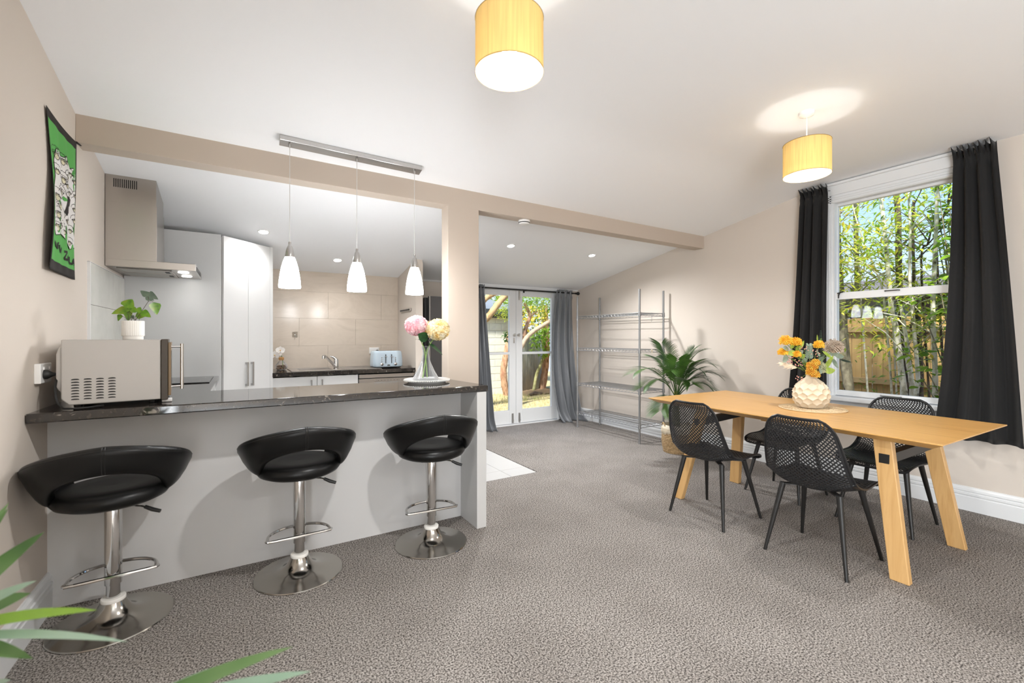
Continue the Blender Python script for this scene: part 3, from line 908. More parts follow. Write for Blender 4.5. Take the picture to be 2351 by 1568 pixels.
# ================================================================ worktops and kitchen cabinets
L_poly = [(XL + .002, 2.600), (1.400, 2.600), (1.350, 3.186), (-.150, 3.186), (-.150, 4.396), (XL + .002, 4.396)]
wt = MB().prism(L_poly, lambda a, b, h: (a, b, h), .894, .935).build('worktop', M['granite'], bevel=.005, seg=2, smooth=30)
tag(wt, 'dark speckled granite breakfast bar top carrying the microwave and flower plate', 'worktop')

cab = thing('base_cabinet', 'white base cabinet under the cooktop along the left wall', 'cabinet', (-.46, 3.8, 0))
MB().box(-.293, -.60, .10, .27, .592, .893).box(-.293, -.60, 0, .22, .592, .10).build('carcass', M['cab'], cab)
for (y0, y1) in ((-.595, -.002), (.002, .590)):
    d = MB().box(.27, y0, .11, .288, y1, .885).build('door', M['cab'], cab, bevel=.002)
    MB().bar((.305, y1 - .05 if y0 < -.1 else y0 + .05, .80), (.305, y1 - .05 if y0 < -.1 else y0 + .05, .70), .012, .012, (1, 0, 0)).build('handle', M['nickel'], d)

pan = thing('pantry_cabinet', 'tall white corner pantry with two angled doors', 'cabinet', (-.138, 4.40, 0))
pp = [(-.614, .006), (0, .006), (.383, .386), (.383, .45), (-.614, .45)]
MB().prism(pp, lambda a, b, h: (a, b, h), 0, 2.085).box(-.614, .45, 0, .366, 1.005, 1.94).build('carcass', M['cab'], pan)
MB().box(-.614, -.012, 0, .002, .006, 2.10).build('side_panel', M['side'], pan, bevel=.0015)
dd = Vector((.383, .380, 0)).normalized(); nn = Vector((dd.y, -dd.x, 0))
def dpt(s, o, z): return dd * s + nn * o + Vector((0, .003, z))
def dbox(m, s0, s1, o0, o1, z0, z1):
    return m.hexa([dpt(s0, o1, z0), dpt(s1, o1, z0), dpt(s1, o0, z0), dpt(s0, o0, z0), dpt(s0, o1, z1), dpt(s1, o1, z1), dpt(s1, o0, z1), dpt(s0, o0, z1)])
for (s0, s1, hs) in ((.006, .255, .228), (.258, .505, .287)):
    d = dbox(MB(), s0, s1, .003, .022, .11, 2.095).build('door', M['cab'], pan, bevel=.0015)
    h = MB()
    dbox(h, hs - .006, hs + .006, .040, .050, .825, 1.035)
    dbox(h, hs - .006, hs + .006, .022, .045, .826, .844); dbox(h, hs - .006, hs + .006, .022, .045, 1.016, 1.034)
    h.build('handle', M['nickel'], d, bevel=.001)
dbox(MB(), .508, .542, .0, .022, 0, 2.10).build('end_stile', M['cab'], pan, bevel=.0015)
MB().hexa([(.366, .383, 0), (.384, .383, 0), (.384, 1.003, 0), (.366, 1.003, 0), (.366, .383, 2.10), (.384, .383, 2.10), (.384, 1.003, 1.97), (.366, 1.003, 1.97)]).build('side_panel', M['cab'], pan)

# sink bench
sx0, sx1 = .250, 1.652
hx0, hx1, hy0, hy1 = .50, .83, 4.90, 5.25
sb = MB()
sb.box(sx0, 4.765, .876, sx1, hy0, .915).box(sx0, hy1, .876, sx1, 5.408, .915).box(sx0, hy0, .876, hx0, hy1, .915).box(hx1, hy0, .876, sx1, hy1, .915)
sbo = sb.build('sink_worktop', M['granite'])
tag(sbo, 'dark granite worktop under the tiled wall holding the sink and toaster', 'worktop')
sc_ = thing('sink_cabinet', 'white two door cabinet under the sink', 'cabinet', (.65, 4.80, 0))
MB().box(-.395, .02, .10, .393, .60, .70).box(-.395, .02, .70, -.385, .60, .874).box(.383, .02, .70, .393, .60, .874).box(-.395, .07, 0, .393, .60, .10).build('carcass', M['cab'], sc_)
for (x0, x1, hx) in ((-.398, .000, -.050), (.004, .396, .047)):
    d = MB().box(x0, 0, .11, x1, .02, .865).build('door', M['cab'], sc_, bevel=.0015)
    MB().box(hx - .006, -.028, .72, hx + .006, -.018, .832).box(hx - .006, -.02, .816, hx + .006, 0, .832).box(hx - .006, -.02, .72, hx + .006, 0, .736).build('handle', M['nickel'], d)
dw = thing('dishwasher', 'stainless steel dishwasher beside the sink cabinet', 'dishwasher', (1.352, 4.80, 0))
MB().box(-.297, .03, .02, .297, .58, .868).build('body', M['dark'], dw)
MB().box(-.297, .0, .10, .297, .028, .815).build('door', M['steel'], dw, bevel=.003)
MB().box(-.297, -.006, .823, .297, .028, .862).build('control_panel', M['steel'], dw, bevel=.003)
for k in range(9):
    big = k in (0, 8)
    MB().cyl((-.13 + k * .034, .001, .792), (-.13 + k * .034, -.004, .792), .006 if big else .0028, n=10).build('button', M['chrome'] if big else M['dark'], dw)
sk = thing('sink', 'stainless steel kitchen sink with bowl and drainer', 'sink', (.86, 5.075, .915))
m = MB()
X0, X1, Y0, Y1 = -.435, .440, -.250, .255
bx0_, bx1_, by0_, by1_ = hx0 - .86 + .004, hx1 - .86 - .004, hy0 - 5.075 + .004, hy1 - 5.075 - .004
m.box(X0, Y0, .0005, bx0_, Y1, .006).box(bx1_, Y0, .0005, X1, Y1, .006).box(bx0_, Y0, .0005, bx1_, by0_, .006).box(bx0_, by1_, .0005, bx1_, Y1, .006)
m.build('rim', M['steel'], sk, bevel=.002)
m = MB().box(bx0_, by0_, -.162, bx1_, by1_, -.160).box(bx0_, by0_, -.16, bx0_ + .002, by1_, .003).box(bx1_ - .002, by0_, -.16, bx1_, by1_, .003).box(bx0_, by0_, -.16, bx1_, by0_ + .002, .003).box(bx0_, by1_ - .002, -.16, bx1_, by1_, .003)
m.build('bowl', M['steel'], sk)
m = MB()
for k in range(7):
    m.box(.06, -.19 + k * .055, .006, .40, -.175 + k * .055, .009)
m.build('drainer_ridges', M['steel'], sk, bevel=.002)
tp = thing('mixer_tap', 'chrome single lever mixer tap behind the sink', 'tap', (.862, 4.985, .921))
MB().lathe([(.030, 0), (.030, .006), (.024, .010), (.024, .085), (.021, .100), (0, .108)], 24).build('body', M['chrome'], tp, smooth=True)
MB().tube([(-.01, -.01, .022), (-.055, -.035, .075), (-.105, -.068, .128), (-.125, -.080, .140), (-.138, -.088, .136)], [.0135, .0135, .0125, .0125, .0125], 12).cyl((-.136, -.087, .142), (-.138, -.088, .112), .0155, n=14).build('spout', M['chrome'], tp, smooth=True)
MB().tube([(0, 0, .100), (-.03, .0, .125), (-.062, -.004, .134)], [.017, .012, .006], 10).build('lever', M['chrome'], tp, smooth=True)

# toaster
to = thing('toaster', 'pale blue four slice toaster by the kitchen socket', 'toaster', (1.392, 4.985, .916))
m = MB()
def toast(u, v):
    a = 2 * pi * u
    c, s = cos(a), sin(a)
    e_ = .32
    x = (1 if c >= 0 else -1) * abs(c) ** e_ * .165; y = (1 if s >= 0 else -1) * abs(s) ** e_ * .098
    prof = [(.93, .012), (.985, .017), (1.0, .03), (.995, .08), (.975, .13), (.95, .165), (.92, .180), (.86, .1865), (.0, .1865)]
    k = v * (len(prof) - 1); i = min(int(k), len(prof) - 2); f = k - i
    sc2 = prof[i][0] * (1 - f) + prof[i + 1][0] * f; z = prof[i][1] * (1 - f) + prof[i + 1][1] * f
    return (x * sc2, y * sc2, z)
m.grid(64, 25, toast, cu=True).build('body', M['toaster'], to, smooth=50)
MB().box(-.14, -.08, .004, .14, .08, .016).build('base', M['dark'], to)
for x in (-.12, .12):
    for y in (-.07, .07): MB().cyl((x, y, 0), (x, y, .006), .012).build('foot', M['black'], to)
for x in (-.075, -.03, .03, .075):
    MB().box(x - .010, -.065, .1862, x + .010, .065, .1872).build('slot', M['dark'], to)
for sx in (-1, 1):
    MB().box(sx * .032 - .0035, -.1005, .052, sx * .032 + .0035, -.090, .150).build('lever_slot', M['dark'], to)
    MB().box(sx * .032 - .013, -.113, .120, sx * .032 + .013, -.098, .128).build('lever', M['chrome'], to, bevel=.003)
    MB().lathe([(.0175, 0), (.0175, .008), (.013, .011), (0, .012)], 20).build('knob', M['chrome'], to, smooth=True).matrix_local = Matrix.Translation((sx * .075, -.0985, .044)) @ Matrix.Rotation(pi / 2, 4, 'X')
    for k in range(3):
        o = MB().lathe([(.0058, 0), (.0058, .003), (.004, .004), (0, .004)], 12).build('button', M['chrome'], to)
        o.matrix_local = Matrix.Translation((sx * .075, -.0975, .076 + .019 * k)) @ Matrix.Rotation(pi / 2, 4, 'X')
        MB().box(sx * .056 - .005, -.0985, .0755 + .019 * k, sx * .056 + .005, -.096, .0765 + .019 * k).build('mark', M['dark'], to)
m = MB().prism([(.017 * cos(2 * pi * k / 20), .0068 * sin(2 * pi * k / 20)) for k in range(20)], lambda a, b, h: (a, -.0995 + h, .031 + b), 0, .003)
bd = m.build('badge', M['dark'], to)
MB().box(-.010, -.1000, .0295, -.0035, -.099, .0325).box(-.002, -.1000, .0295, .003, -.099, .0325).box(.005, -.1000, .0295, .010, -.099, .0325).build('badge_mark', M['chrome'], bd)

def socket(name, label, loc, rot, w=.115, h=.074, depth=.012, plug_at=None):
    t = thing(name, label, 'socket', loc, rot)
    MB().box(-w / 2, -depth, -h / 2, w / 2, 0, h / 2).build('plate', M['white'], t, bevel=.003)
    for sx in (-1, 1):
        MB().box(sx * .034 - .006, -depth - .004, .016, sx * .034 + .006, -depth, .028).build('switch', M['white'], t, bevel=.001)
        if sx != plug_at:
            m = MB()
            for (x, z, r) in ((-.006, -.004, .5), (.006, -.004, -.5), (0, -.017, 0)):
                m.bar((sx * .030 + x - sin(r) * .003, -depth - .0006, z - cos(r) * .003), (sx * .030 + x + sin(r) * .003, -depth - .0006, z + cos(r) * .003), .002, .0012, (0, 1, 0))
            m.build('pin_slot', M['dark'], t)
    return t
socket('power_socket', 'white double power socket on the tiled wall behind the toaster', (1.365, YB - .010, 1.094), 0, plug_at=1)
pg = thing('power_plug', 'black plug of the toaster in the kitchen socket', 'plug', (1.398, YB - .022, 1.084))
MB().lathe([(.020, 0), (.020, .012), (.012, .028), (.005, .036)], 16).build('body', M['black'], pg, smooth=True).rotation_euler = (pi / 2, 0, 0)
MB().tube([(0, -.036, 0), (0, -.06, -.02), (-.01, -.10, -.10), (0, -.22, -.155), (0, -.33, -.163)], .003, 6).build('cord', M['black'], pg, smooth=True)
hk = thing('wall_hook', 'clear adhesive hook with a metal peg on the wall tile left of the tap', 'hook', (.510, YB - .010, 1.283))
MB().box(-.027, -.002, -.03, .027, 0, .03).build('pad', thin_glass('clear_pad', (.93, .92, .90), .1, 1.2, .3, (.8, .75, .7)), hk)
MB().tube([(0, -.003, .012), (0, -.007, .004), (0, -.006, -.014), (0, -.018, -.024), (0, -.024, -.014)], .0028, 6).tube([(.010, -.005, .0), (.002, -.02, -.025), (-.006, -.01, -.055)], .001, 4).build('peg', M['chrome'], hk, smooth=True)

# orchid in a round bottle of pebbles
ov = thing('glass_bottle', 'small round glass bottle of brown pebbles with a cork collar beside the pantry', 'vase', (.362, 5.19, .9155))
MB().lathe([(0, 0), (.036, 0), (.046, .006), (.056, .022), (.058, .036), (.050, .056), (.032, .078), (.018, .096), (.015, .108), (.015, .112)], 32).build('glass', M['vase_glass'], ov, smooth=True)
pb = MB()
for k in range(70):
    a = random.uniform(0, 2 * pi); r = .046 * sqrt(random.random()); z = random.uniform(.008, .046)
    r = min(r, .050 - max(0, z - .03) * .6)
    pb.ball((r * cos(a), r * sin(a), z), random.uniform(.006, .010), 7, 5, (1, 1, .75))
pb.build('pebbles', M['pebble'], ov, smooth=True, kind='stuff')
MB().lathe([(.020, .100), (.026, .112), (.024, .128), (.016, .132), (.0155, .100)], 20, close=True).build('cork_collar', M['cork'], ov, smooth=True)
M['stem'] = P('green_stem', (.16, .24, .06), .5)
M['orchid'] = leafy('orchid_petal', [(.88, .84, .80), (.92, .90, .87)], 20, .5, .25)
oc = thing('orchid_stem', 'white orchid stem with two blooms leaning out of the pebble bottle', 'flower', (.362, 5.19, .945))
MB().tube([(.012, 0, -.01), (.010, 0, .06), (.0, -.005, .12), (-.03, -.03, .155), (-.07, -.05, .135)], .003, 6).tube([(.016, .004, -.01), (.012, .004, .09), (-.01, -.02, .15)], .0025, 6).build('stem', M['stem'], oc, smooth=True)
def orchid(c, s, face):
    c = Vector(c); f = Vector(face).normalized(); u = Vector((0, 0, 1)); r = f.cross(u).normalized(); u = r.cross(f)
    m = MB()
    for k, (a, w, l) in enumerate(((90, .8, 1), (210, .75, .95), (330, .75, .95), (165, 1.25, 1.05), (15, 1.25, 1.05))):
        a = radians(a)
        d = r * cos(a) + u * sin(a)
        m.leaf(c + d * .003, d + f * .25, s * w, s * l, f, 0, 5, .1, lambda t: max(0.0, sin(pi * min(1, t * .97 + .03)) ** .55))
    b = m.build('bloom', M['orchid'], oc, smooth=True)
    MB().ball(c + f * .006, .006, 8, 5).build('throat', P('orchid_throat', (.75, .48, .12), .5), b, smooth=True)
orchid((-.012, -.045, .172), .042, (-.15, -1, .25))
orchid((-.062, -.055, .125), .044, (-.35, -1, -.05))
orchid((-.028, -.040, .140), .032, (.3, -1, -.1))

# fridge
fg = thing('fridge', 'charcoal fridge standing behind the post', 'fridge', (2.10, 5.05, 0))
MB().box(-.335, -.27, .03, .335, .33, 1.70).build('body', M['black'], fg, bevel=.004)
for (z0, z1) in ((.05, .60), (.61, 1.715)):
    d = MB().box(-.300, -.325, z0, .335, -.275, z1).build('door', M['fridge'], fg, bevel=.006)
    MB().box(-.30, -.327, z0, -.292, -.323, z1).build('edge_strip', M['steel_v'], d)
for x in (-.28, .28): MB().cyl((x, -.2, 0), (x, -.2, .04), .02).cyl((x, .25, 0), (x, .25, .04), .02).build('foot', M['black'], fg)
kr = thing('knife_rack', 'empty dark magnetic knife strip on the short kitchen wall', 'knife rack', (1.657, 5.10, 1.568))
MB().box(-.018, -.19, -.019, 0, .19, .019).build('bar', M['steel'], kr, bevel=.002)
MB().box(-.0205, -.17, -.008, -.017, .17, .008).build('magnet_strip', M['black_metal'], kr)

# ---------------------------------------------------------------- range hood, splashback, cooktop
hd = thing('range_hood', 'stainless steel range hood with slotted chimney on the left wall', 'range hood', (XL, 3.86, 1.716))
hz = .052
MB().box(.003, 0, .004, .482, .53, hz).build('canopy', M['steel'], hd, bevel=.0015)
MB().box(.482, 0, .004, .488, .53, hz).build('canopy_end', M['steel_v'], hd)
MB().box(.4885, .04, .012, .4905, .40, .040).build('control_strip', M['black'], hd)
def ch(x0, x1, y0, y1, z0, nm):
    tp_ = [(x, y, ceil_z(XL + x, 3.86 + y) - 1.716 + .004) for x, y in ((x0, y0), (x1, y0), (x1, y1), (x0, y1))]
    return MB().hexa([(x0, y0, z0), (x1, y0, z0), (x1, y1, z0), (x0, y1, z0)] + tp_)
MB().box(.003, .002, hz, .269, .342, .429).build('lower_chimney', M['steel'], hd, bevel=.001)
uc = ch(.003, .2655, .005, .339, .429, '').build('upper_chimney', M['steel'], hd)
for k in range(12):
    x = .046 + k * .0105
    MB().box(x - .0024, .0035, .527, x + .0024, .0065, .583).build('vent_slot', M['dark'], uc)
M['filter'] = P('filter_mesh', (.40, .39, .36), .4, 1.0)
for (y0, y1) in ((.05, .26), (.27, .48)):
    f = MB().box(.05, y0, -.001, .345, y1, .004).build('filter', M['filter'], hd)
    ringbox(MB(), 0, 1, 0, 1, 0, 1, .1) if False else None
    MB().box(.05, y0, -.003, .345, y0 + .006, .003).box(.05, y1 - .006, -.003, .345, y1, .003).box(.339, y0, -.003, .345, y1, .003).box(.05, y0, -.003, .056, y1, .003).build('filter_frame', M['steel'], f)
    MB().box(.30, (y0 + y1) / 2 - .035, -.004, .325, (y0 + y1) / 2 + .035, .001).build('latch', M['black'], f)
for y in (.13, .36):
    MB().lathe([(0, .001), (.028, .001), (.032, .003), (.033, .0045)], 24, (.405, y, -.001)).build('hood_lamp', M['led'], hd)
    spot(hd, (.405, y, -.006), LAMP_HOOD, NEUTRAL, .02, 120, .6)
sp = struct(thing('trim_3', None, None, (XL, 0, 0)), 'grey stone tiles of the splashback beside the cooktop', 'splashback')
for i, (z0, z1) in enumerate(((.937, 1.145), (1.145, 1.443), (1.443, 1.690))):
    js = [3.487, 4.055, 4.386]
    for a_, b_ in zip(js[:-1], js[1:]):
        MB().box(0, a_ + .001, z0 + .001, .012, b_ - .001, z1 - .001).build('tile', M['stile'], sp, bevel=.001, seg=1)
MB().box(0, 3.478, .937, .014, 3.487, 1.692).box(0, 3.478, 1.690, .013, 4.386, 1.693).build('edge_strip', M['trim'], sp)
ck = thing('cooktop', 'black glass cooktop on the left bench under the hood', 'cooktop', (-.44, 4.03, .9355))
MB().box(-.255, -.285, 0, .255, .285, .006).build('glass_plate', P('black_glass', (.012, .012, .013), .06, spec=.6), ck, bevel=.002)
M['ring'] = P('burner_ring', (.22, .22, .22), .3)
for (x, y, r) in ((-.12, -.14, .09), (.12, -.14, .075), (-.12, .14, .075), (.12, .14, .09)):
    MB().lathe([(r, .0061), (r + .003, .0061), (r + .003, .0064), (r, .0064)], 40, (x, y, 0), close=True).build('burner_ring', M['ring'], ck)

# ---------------------------------------------------------------- microwave and what stands around it
mw = thing('microwave', 'beige microwave oven seen from the side on the bar top', 'microwave', (-.520, 2.915, .936), radians(5.5))
cs = [(-.170, .045), (-.145, .016), (.172, .018), (.172, .304), (-.170, .304)]
MB().prism(cs, lambda a, b, h: (a, h, b), -.22, .22).build('case', M['mw'], mw, bevel=.004)
MB().prism([(-.172, .070), (-.172, .285), (-.183, .265), (-.190, .240), (-.190, .10), (-.183, .083)], lambda a, b, h: (a, h, b), -.19, .19).build('back_cover', M['mw_back'], mw, bevel=.006, smooth=30)
for c in range(4):
    for r in range(8):
        x = -.136 + c * .0405 + .011; z = .039 + r * .0125
        n_ = 8
        poly = [(-.0135, 0), (.0135, 0)] + [(.0135 * cos(pi * k / n_), .0055 * sin(pi * k / n_) ** .6) for k in range(1, n_)]
        MB().prism(poly, lambda a, b, h, x=x, z=z: (x + a, -.2204 - h, z + b), 0, .0006).build('vent_slot', M['dark'], mw)
MB().box(.173, -.226, .014, .200, .226, .306).build('bezel', M['bronze'], mw, bevel=.003)
d = MB().box(.2005, -.224, .034, .211, .224, .290).build('door', M['brownb'], mw, bevel=.002)
MB().box(.2105, -.15, .07, .2125, .17, .25).build('door_window', P('oven_window', (.01, .01, .01), .08), d)
MB().tube([(.254, -.185, .060), (.254, -.185, .284)], .0072, 12).build('handle', M['chrome'], d, smooth=True)
for z in (.074, .270): MB().cyl((.211, -.185, z), (.254, -.185, z), .005, n=10).build('handle_post', M['chrome'], d, smooth=True)
for x in (-.12, .14):
    for y in (-.17, .17): MB().cyl((x, y, .0005), (x, y, .019), .016, .018, 12).build('foot', M['black'], mw)
MB().box(.175, -.20, .0005, .215, -.12, .012).build('foot', M['mw_back'], mw, bevel=.003)
socket('power_socket', 'white double power socket on the left wall behind the microwave', (XL, 2.762, 1.093), pi / 2, .130, .086, .022, plug_at=-1)
pl = thing('power_plug', 'black plug and cord of the microwave in the left wall socket', 'plug', (XL + .0225, 2.735, 1.088))
o = MB().lathe([(.021, 0), (.021, .010), (.014, .020), (.009, .028), (.0065, .036)], 16).build('body', M['black'], pl, smooth=True)
o.rotation_euler = (0, pi / 2, 0)
MB().tube([(.033, 0, 0), (.043, -.006, -.004), (.046, -.045, -.05), (.052, -.060, -.10), (.060, -.066, -.125), (.080, -.080, -.145), (.125, -.098, -.147), (.165, -.080, -.147), (.20, -.03, -.147)], .0045, 8).build('cord', M['black'], pl, smooth=True)

pt = thing('ivy_pot', 'small green ivy in a ribbed white pot on top of the microwave', 'potted plant', (-.452, 2.850, 1.2402))
m = MB()
n_ = 128
prof = [(.0385, 0), (.0395, .002), (.0395, .0155), (.0425, .0175), (.043, .02), (.043, .090), (.042, .0925), (.0395, .0925), (.0385, .085), (.0385, .082)]
vs = []; fs = []
for i, (r, z) in enumerate(prof):
    for k in range(n_):
        rib = (.0009 if (k // 2) % 2 else -.0005) if 4 <= i <= 5 else 0
        a = 2 * pi * k / n_
        vs.append(((r + rib) * cos(a), (r + rib) * sin(a), z))
for i in range(len(prof) - 1):
    for k in range(n_):
        k2 = (k + 1) % n_
        fs.append((i * n_ + k, i * n_ + k2, (i + 1) * n_ + k2, (i + 1) * n_ + k))
fs.append(tuple(range(n_ - 1, -1, -1)))
m.add(vs, fs).build('pot', M['pot'], pt, smooth=30)
MB().lathe([(0, .082), (.0385, .082)], 24).build('soil', M['soil'], pt)
M['ivy'] = leafy('ivy_leaf', [(.05, .13, .012), (.13, .28, .02), (.25, .30, .04)], 28, .3, .2)
M['ivy_dark'] = leafy('ivy_leaf_dark', [(.06, .10, .07), (.12, .16, .11)], 30, .35, .1)
M['ivy_stem'] = P('ivy_stem', (.07, .045, .02), .5)
LV = [(-0.462, 2.814, 1.420, 0.065), (-0.497, 2.844, 1.383, 0.058), (-0.467, 2.827, 1.394, 0.038), (-0.453, 2.850, 1.390, 0.042), (-0.472, 2.853, 1.365, 0.042), (-0.422, 2.797, 1.386, 0.038),
      (-0.397, 2.791, 1.368, 0.046), (-0.429, 2.874, 1.359, 0.042), (-0.362, 2.816, 1.401, 0.058), (-0.401, 2.813, 1.466, 0.042), (-0.384, 2.890, 1.466, 0.044), (-0.389, 2.837, 1.444, 0.036), (-0.507, 2.874, 1.353, 0.027), (-0.452, 2.838, 1.351, 0.021)]
DR = [(.2, .5), (-.9, -.1), (.6, .3), (.3, .8), (.1, -.9), (.3, 1), (1, -.5), (1, .1), (.2, -1), (-.7, .6), (.9, -.3), (.6, -.2), (-.4, -1), (.3, -.7)]
st = MB()
base = Vector((-.452, 2.850, 1.2402))
hub = Vector((-.392, 2.84, 1.43))
st.tube([(0, 0, .08), ((-.43 + .452), 0, .12), (hub.x - base.x, hub.y - base.y, hub.z - base.z)], [.0016, .0013, .001], 5)
for i, ((x, y, z, w), (dx, dz)) in enumerate(zip(LV, DR)):
    c = Vector((x, y, z)) - base
    d = Vector((dx, random.uniform(-.35, .2), dz)).normalized()
    sh = lambda t: (1.0 * (t / .22) ** .7 if t < .22 else (1 - (t - .22) / .78) ** .75) if t < 1 else 0
    nrm = Vector((random.uniform(-.3, .3), -1, random.uniform(.1, .7)))
    root = c - d * (w * .45)
    MB().leaf(root, d, w * .95, w * 1.05, nrm, random.uniform(0, .3), 6, random.uniform(.1, .28), sh).build('leaf', M['ivy_dark' if i in (9, 10, 11, 13) else 'ivy'], pt, smooth=True)
    s0 = (hub - base) if i in (8, 9, 10, 11) else Vector((random.uniform(-.02, .02), random.uniform(-.02, .02), .081))
    st.tube([s0, (s0 + root) / 2 + Vector((0, 0, .006)), root + d * .004], .0008, 4)
st.build('stems', M['ivy_stem'], pt)

# ---------------------------------------------------------------- tea towel on the left wall
tw = thing('tea_towel', 'green tea towel with a flock of sheep pinned to the left wall', 'tea towel', (XL, 3.0, 0))
def tow(a, b, lift=0.0):
    """a: 0 near edge .. 1 far edge, b: 0 bottom .. 1 top"""
    yb_ = 2.795 + a * (3.228 - 2.795); yt = 2.822 + a * (3.262 - 2.822)
    y = yb_ * (1 - b) + yt * b - .035 * sin(pi * b) * (1 - a) * -.9 - .012 * sin(b * 7)
    z = (1.560 * (1 - a) + 1.556 * a) * (1 - b) + (2.300 * (1 - a) + 2.296 * a - .010 * sin(pi * a)) * b
    x = .006 + .012 * (1 - a) ** 2 * (1 + .8 * sin(b * 5 + .5)) * (1 - .7 * b ** 6) + .004 * sin(a * 22 + b * 3) * (1 - abs(2 * b - 1) ** 4) + lift
    return (x, y - 3.0, z)
def tpatch(m, a0, a1, b0, b1, lift, n=8, k=8):
    return m.grid(n, k, lambda u, v: tow(a0 + (a1 - a0) * u, b0 + (b1 - b0) * v, lift))
M['tw_green'] = fine_bump(P('towel_green', (.10, .37, .085), .85), 600, .1, .0005)
M['tw_black'] = P('towel_black', (.022, .018, .016), .85)
M['tw_white'] = fine_bump(P('towel_white', (.74, .72, .70), .85), 600, .1, .0005)
M['tw_cream'] = P('towel_cream', (.64, .60, .42), .85)
tpatch(MB(), 0, 1, 0, 1, 0, 40, 60).build('cloth', M['tw_black'], tw, smooth=True, solid=.0012)
tpatch(MB(), .022, .965, .065, .945, .0012, 36, 52).build('green_field', M['tw_green'], tw, smooth=True)
def tpoly(poly, lift, mat, nm, n=24):
    """fills a star shaped outline given in towel coordinates, in rings so that it follows the cloth"""
    cx = sum(p[0] for p in poly) / len(poly); cy = sum(p[1] for p in poly) / len(poly)
    m = MB(); K = len(poly); R_ = 6
    m.v.append(tow(cx, cy, lift))
    for r in range(1, R_ + 1):
        for (a, b) in poly: m.v.append(tow(cx + (a - cx) * r / R_, cy + (b - cy) * r / R_, lift))
    for k in range(K):
        k2 = (k + 1) % K
        m.f.append((0, 1 + k, 1 + k2))
        for r in range(R_ - 1): m.f.append((1 + r * K + k, 1 + (r + 1) * K + k, 1 + (r + 1) * K + k2, 1 + r * K + k2))
    return m.build(nm, M[mat], tw, smooth=True)
def stroke(m, pts, w, lift=.0030, sy=.6):
    for i in range(len(pts) - 1):
        (a0, b0), (a1, b1) = pts[i], pts[i + 1]
        da, db = (a1 - a0) * .44, (b1 - b0) * .74
        L_ = sqrt(da * da + db * db) or 1
        na, nb = -db / L_ * w / .44, da / L_ * w / .74
        m.add([tow(a0 - na, b0 - nb, lift), tow(a1 - na, b1 - nb, lift), tow(a1 + na, b1 + nb, lift), tow(a0 + na, b0 + nb, lift)], [(0, 1, 2, 3)])
outline = [(.12, .26), (.10, .34), (.13, .40), (.08, .46), (.12, .55), (.16, .62), (.14, .72), (.20, .80), (.30, .815), (.38, .79), (.47, .80), (.55, .825), (.64, .805), (.72, .77), (.80, .785), (.90, .75), (.935, .66),
           (.90, .58), (.93, .50), (.90, .42), (.86, .36), (.93, .30), (.93, .22), (.80, .20), (.68, .225), (.55, .25), (.42, .265), (.30, .25), (.20, .235)]
tpoly(outline, .0022, 'tw_white', 'flock')
ol = MB()
stroke(ol, outline + outline[:1], .0018)
rs = random.Random(5)
sheep = [(.20, .765), (.20, .665), (.44, .775), (.58, .79), (.72, .735), (.60, .70), (.45, .655), (.84, .70), (.38, .56), (.70, .60), (.86, .60), (.20, .50), (.30, .45), (.86, .50), (.24, .385), (.62, .385), (.22, .30), (.78, .335), (.52, .30), (.78, .25), (.40, .33), (.62, .55), (.56, .63), (.88, .42)]
fcs = MB()
for i, (a, b) in enumerate(sheep):
    s = rs.uniform(.85, 1.15) * (1.25 if a < .5 else .9)
    # woolly outline
    arc = []
    for k in range(15):
        t = pi * (.05 + 1.0 * k / 14) + rs.uniform(-.05, .05)
        rr = 1 + .12 * (k % 2)
        arc.append((a + .085 * s * rr * cos(t) * 1.15, b + .030 * s * rr * sin(t) + .006))
    stroke(ol, [(max(.09, min(.93, p)), q) for p, q in arc], .0012)
    if i % 2 == 0:
        body = [(a + .02 + .15 * s * cos(t), b - .045 + .05 * s * sin(t)) for t in [pi * .9 - k * pi * .9 / 9 for k in range(10)]]
        stroke(ol, [(max(.09, min(.93, p)), max(.21, q)) for p, q in body], .0011)
    face = [(a + .040 * s * cos(t), b - .010 * s + .016 * s * sin(t)) for t in [2 * pi * k / 12 for k in range(13)]]
    c0 = len(fcs.v)
    fcs.v.append(tow(a, b - .010 * s, .0032)); fcs.v.extend(tow(p, q, .0032) for p, q in face[:-1])
    for k in range(12): fcs.f.append((c0, c0 + 1 + k, c0 + 1 + (k + 1) % 12))
    stroke(ol, face, .0012, .0038)
    for sx in (-1, 1):
        eye = [(a + sx * .020 * s + .013 * s * cos(t), b + .002 * s + .0065 * s * sin(t)) for t in [2 * pi * k / 8 for k in range(9)]]
        stroke(ol, eye, .0012, .0040)
        stroke(ol, [(a + sx * .045 * s, b + .002), (a + sx * .075 * s, b - .004 * s), (a + sx * .05 * s, b - .010 * s)], .0018, .0038)
fcs.build('sheep_faces', M['tw_cream'], tw)
ol.build('ink_lines', M['tw_black'], tw)
tpoly([(.50, .43), (.56, .41), (.62, .44), (.66, .49), (.72, .50), (.74, .55), (.66, .565), (.58, .55), (.56, .50)], .0042, 'tw_black', 'black_sheep')
tpoly([(.40, .515), (.46, .535), (.54, .53), (.56, .515), (.48, .505)], .0042, 'tw_green', 'grass_tuft')
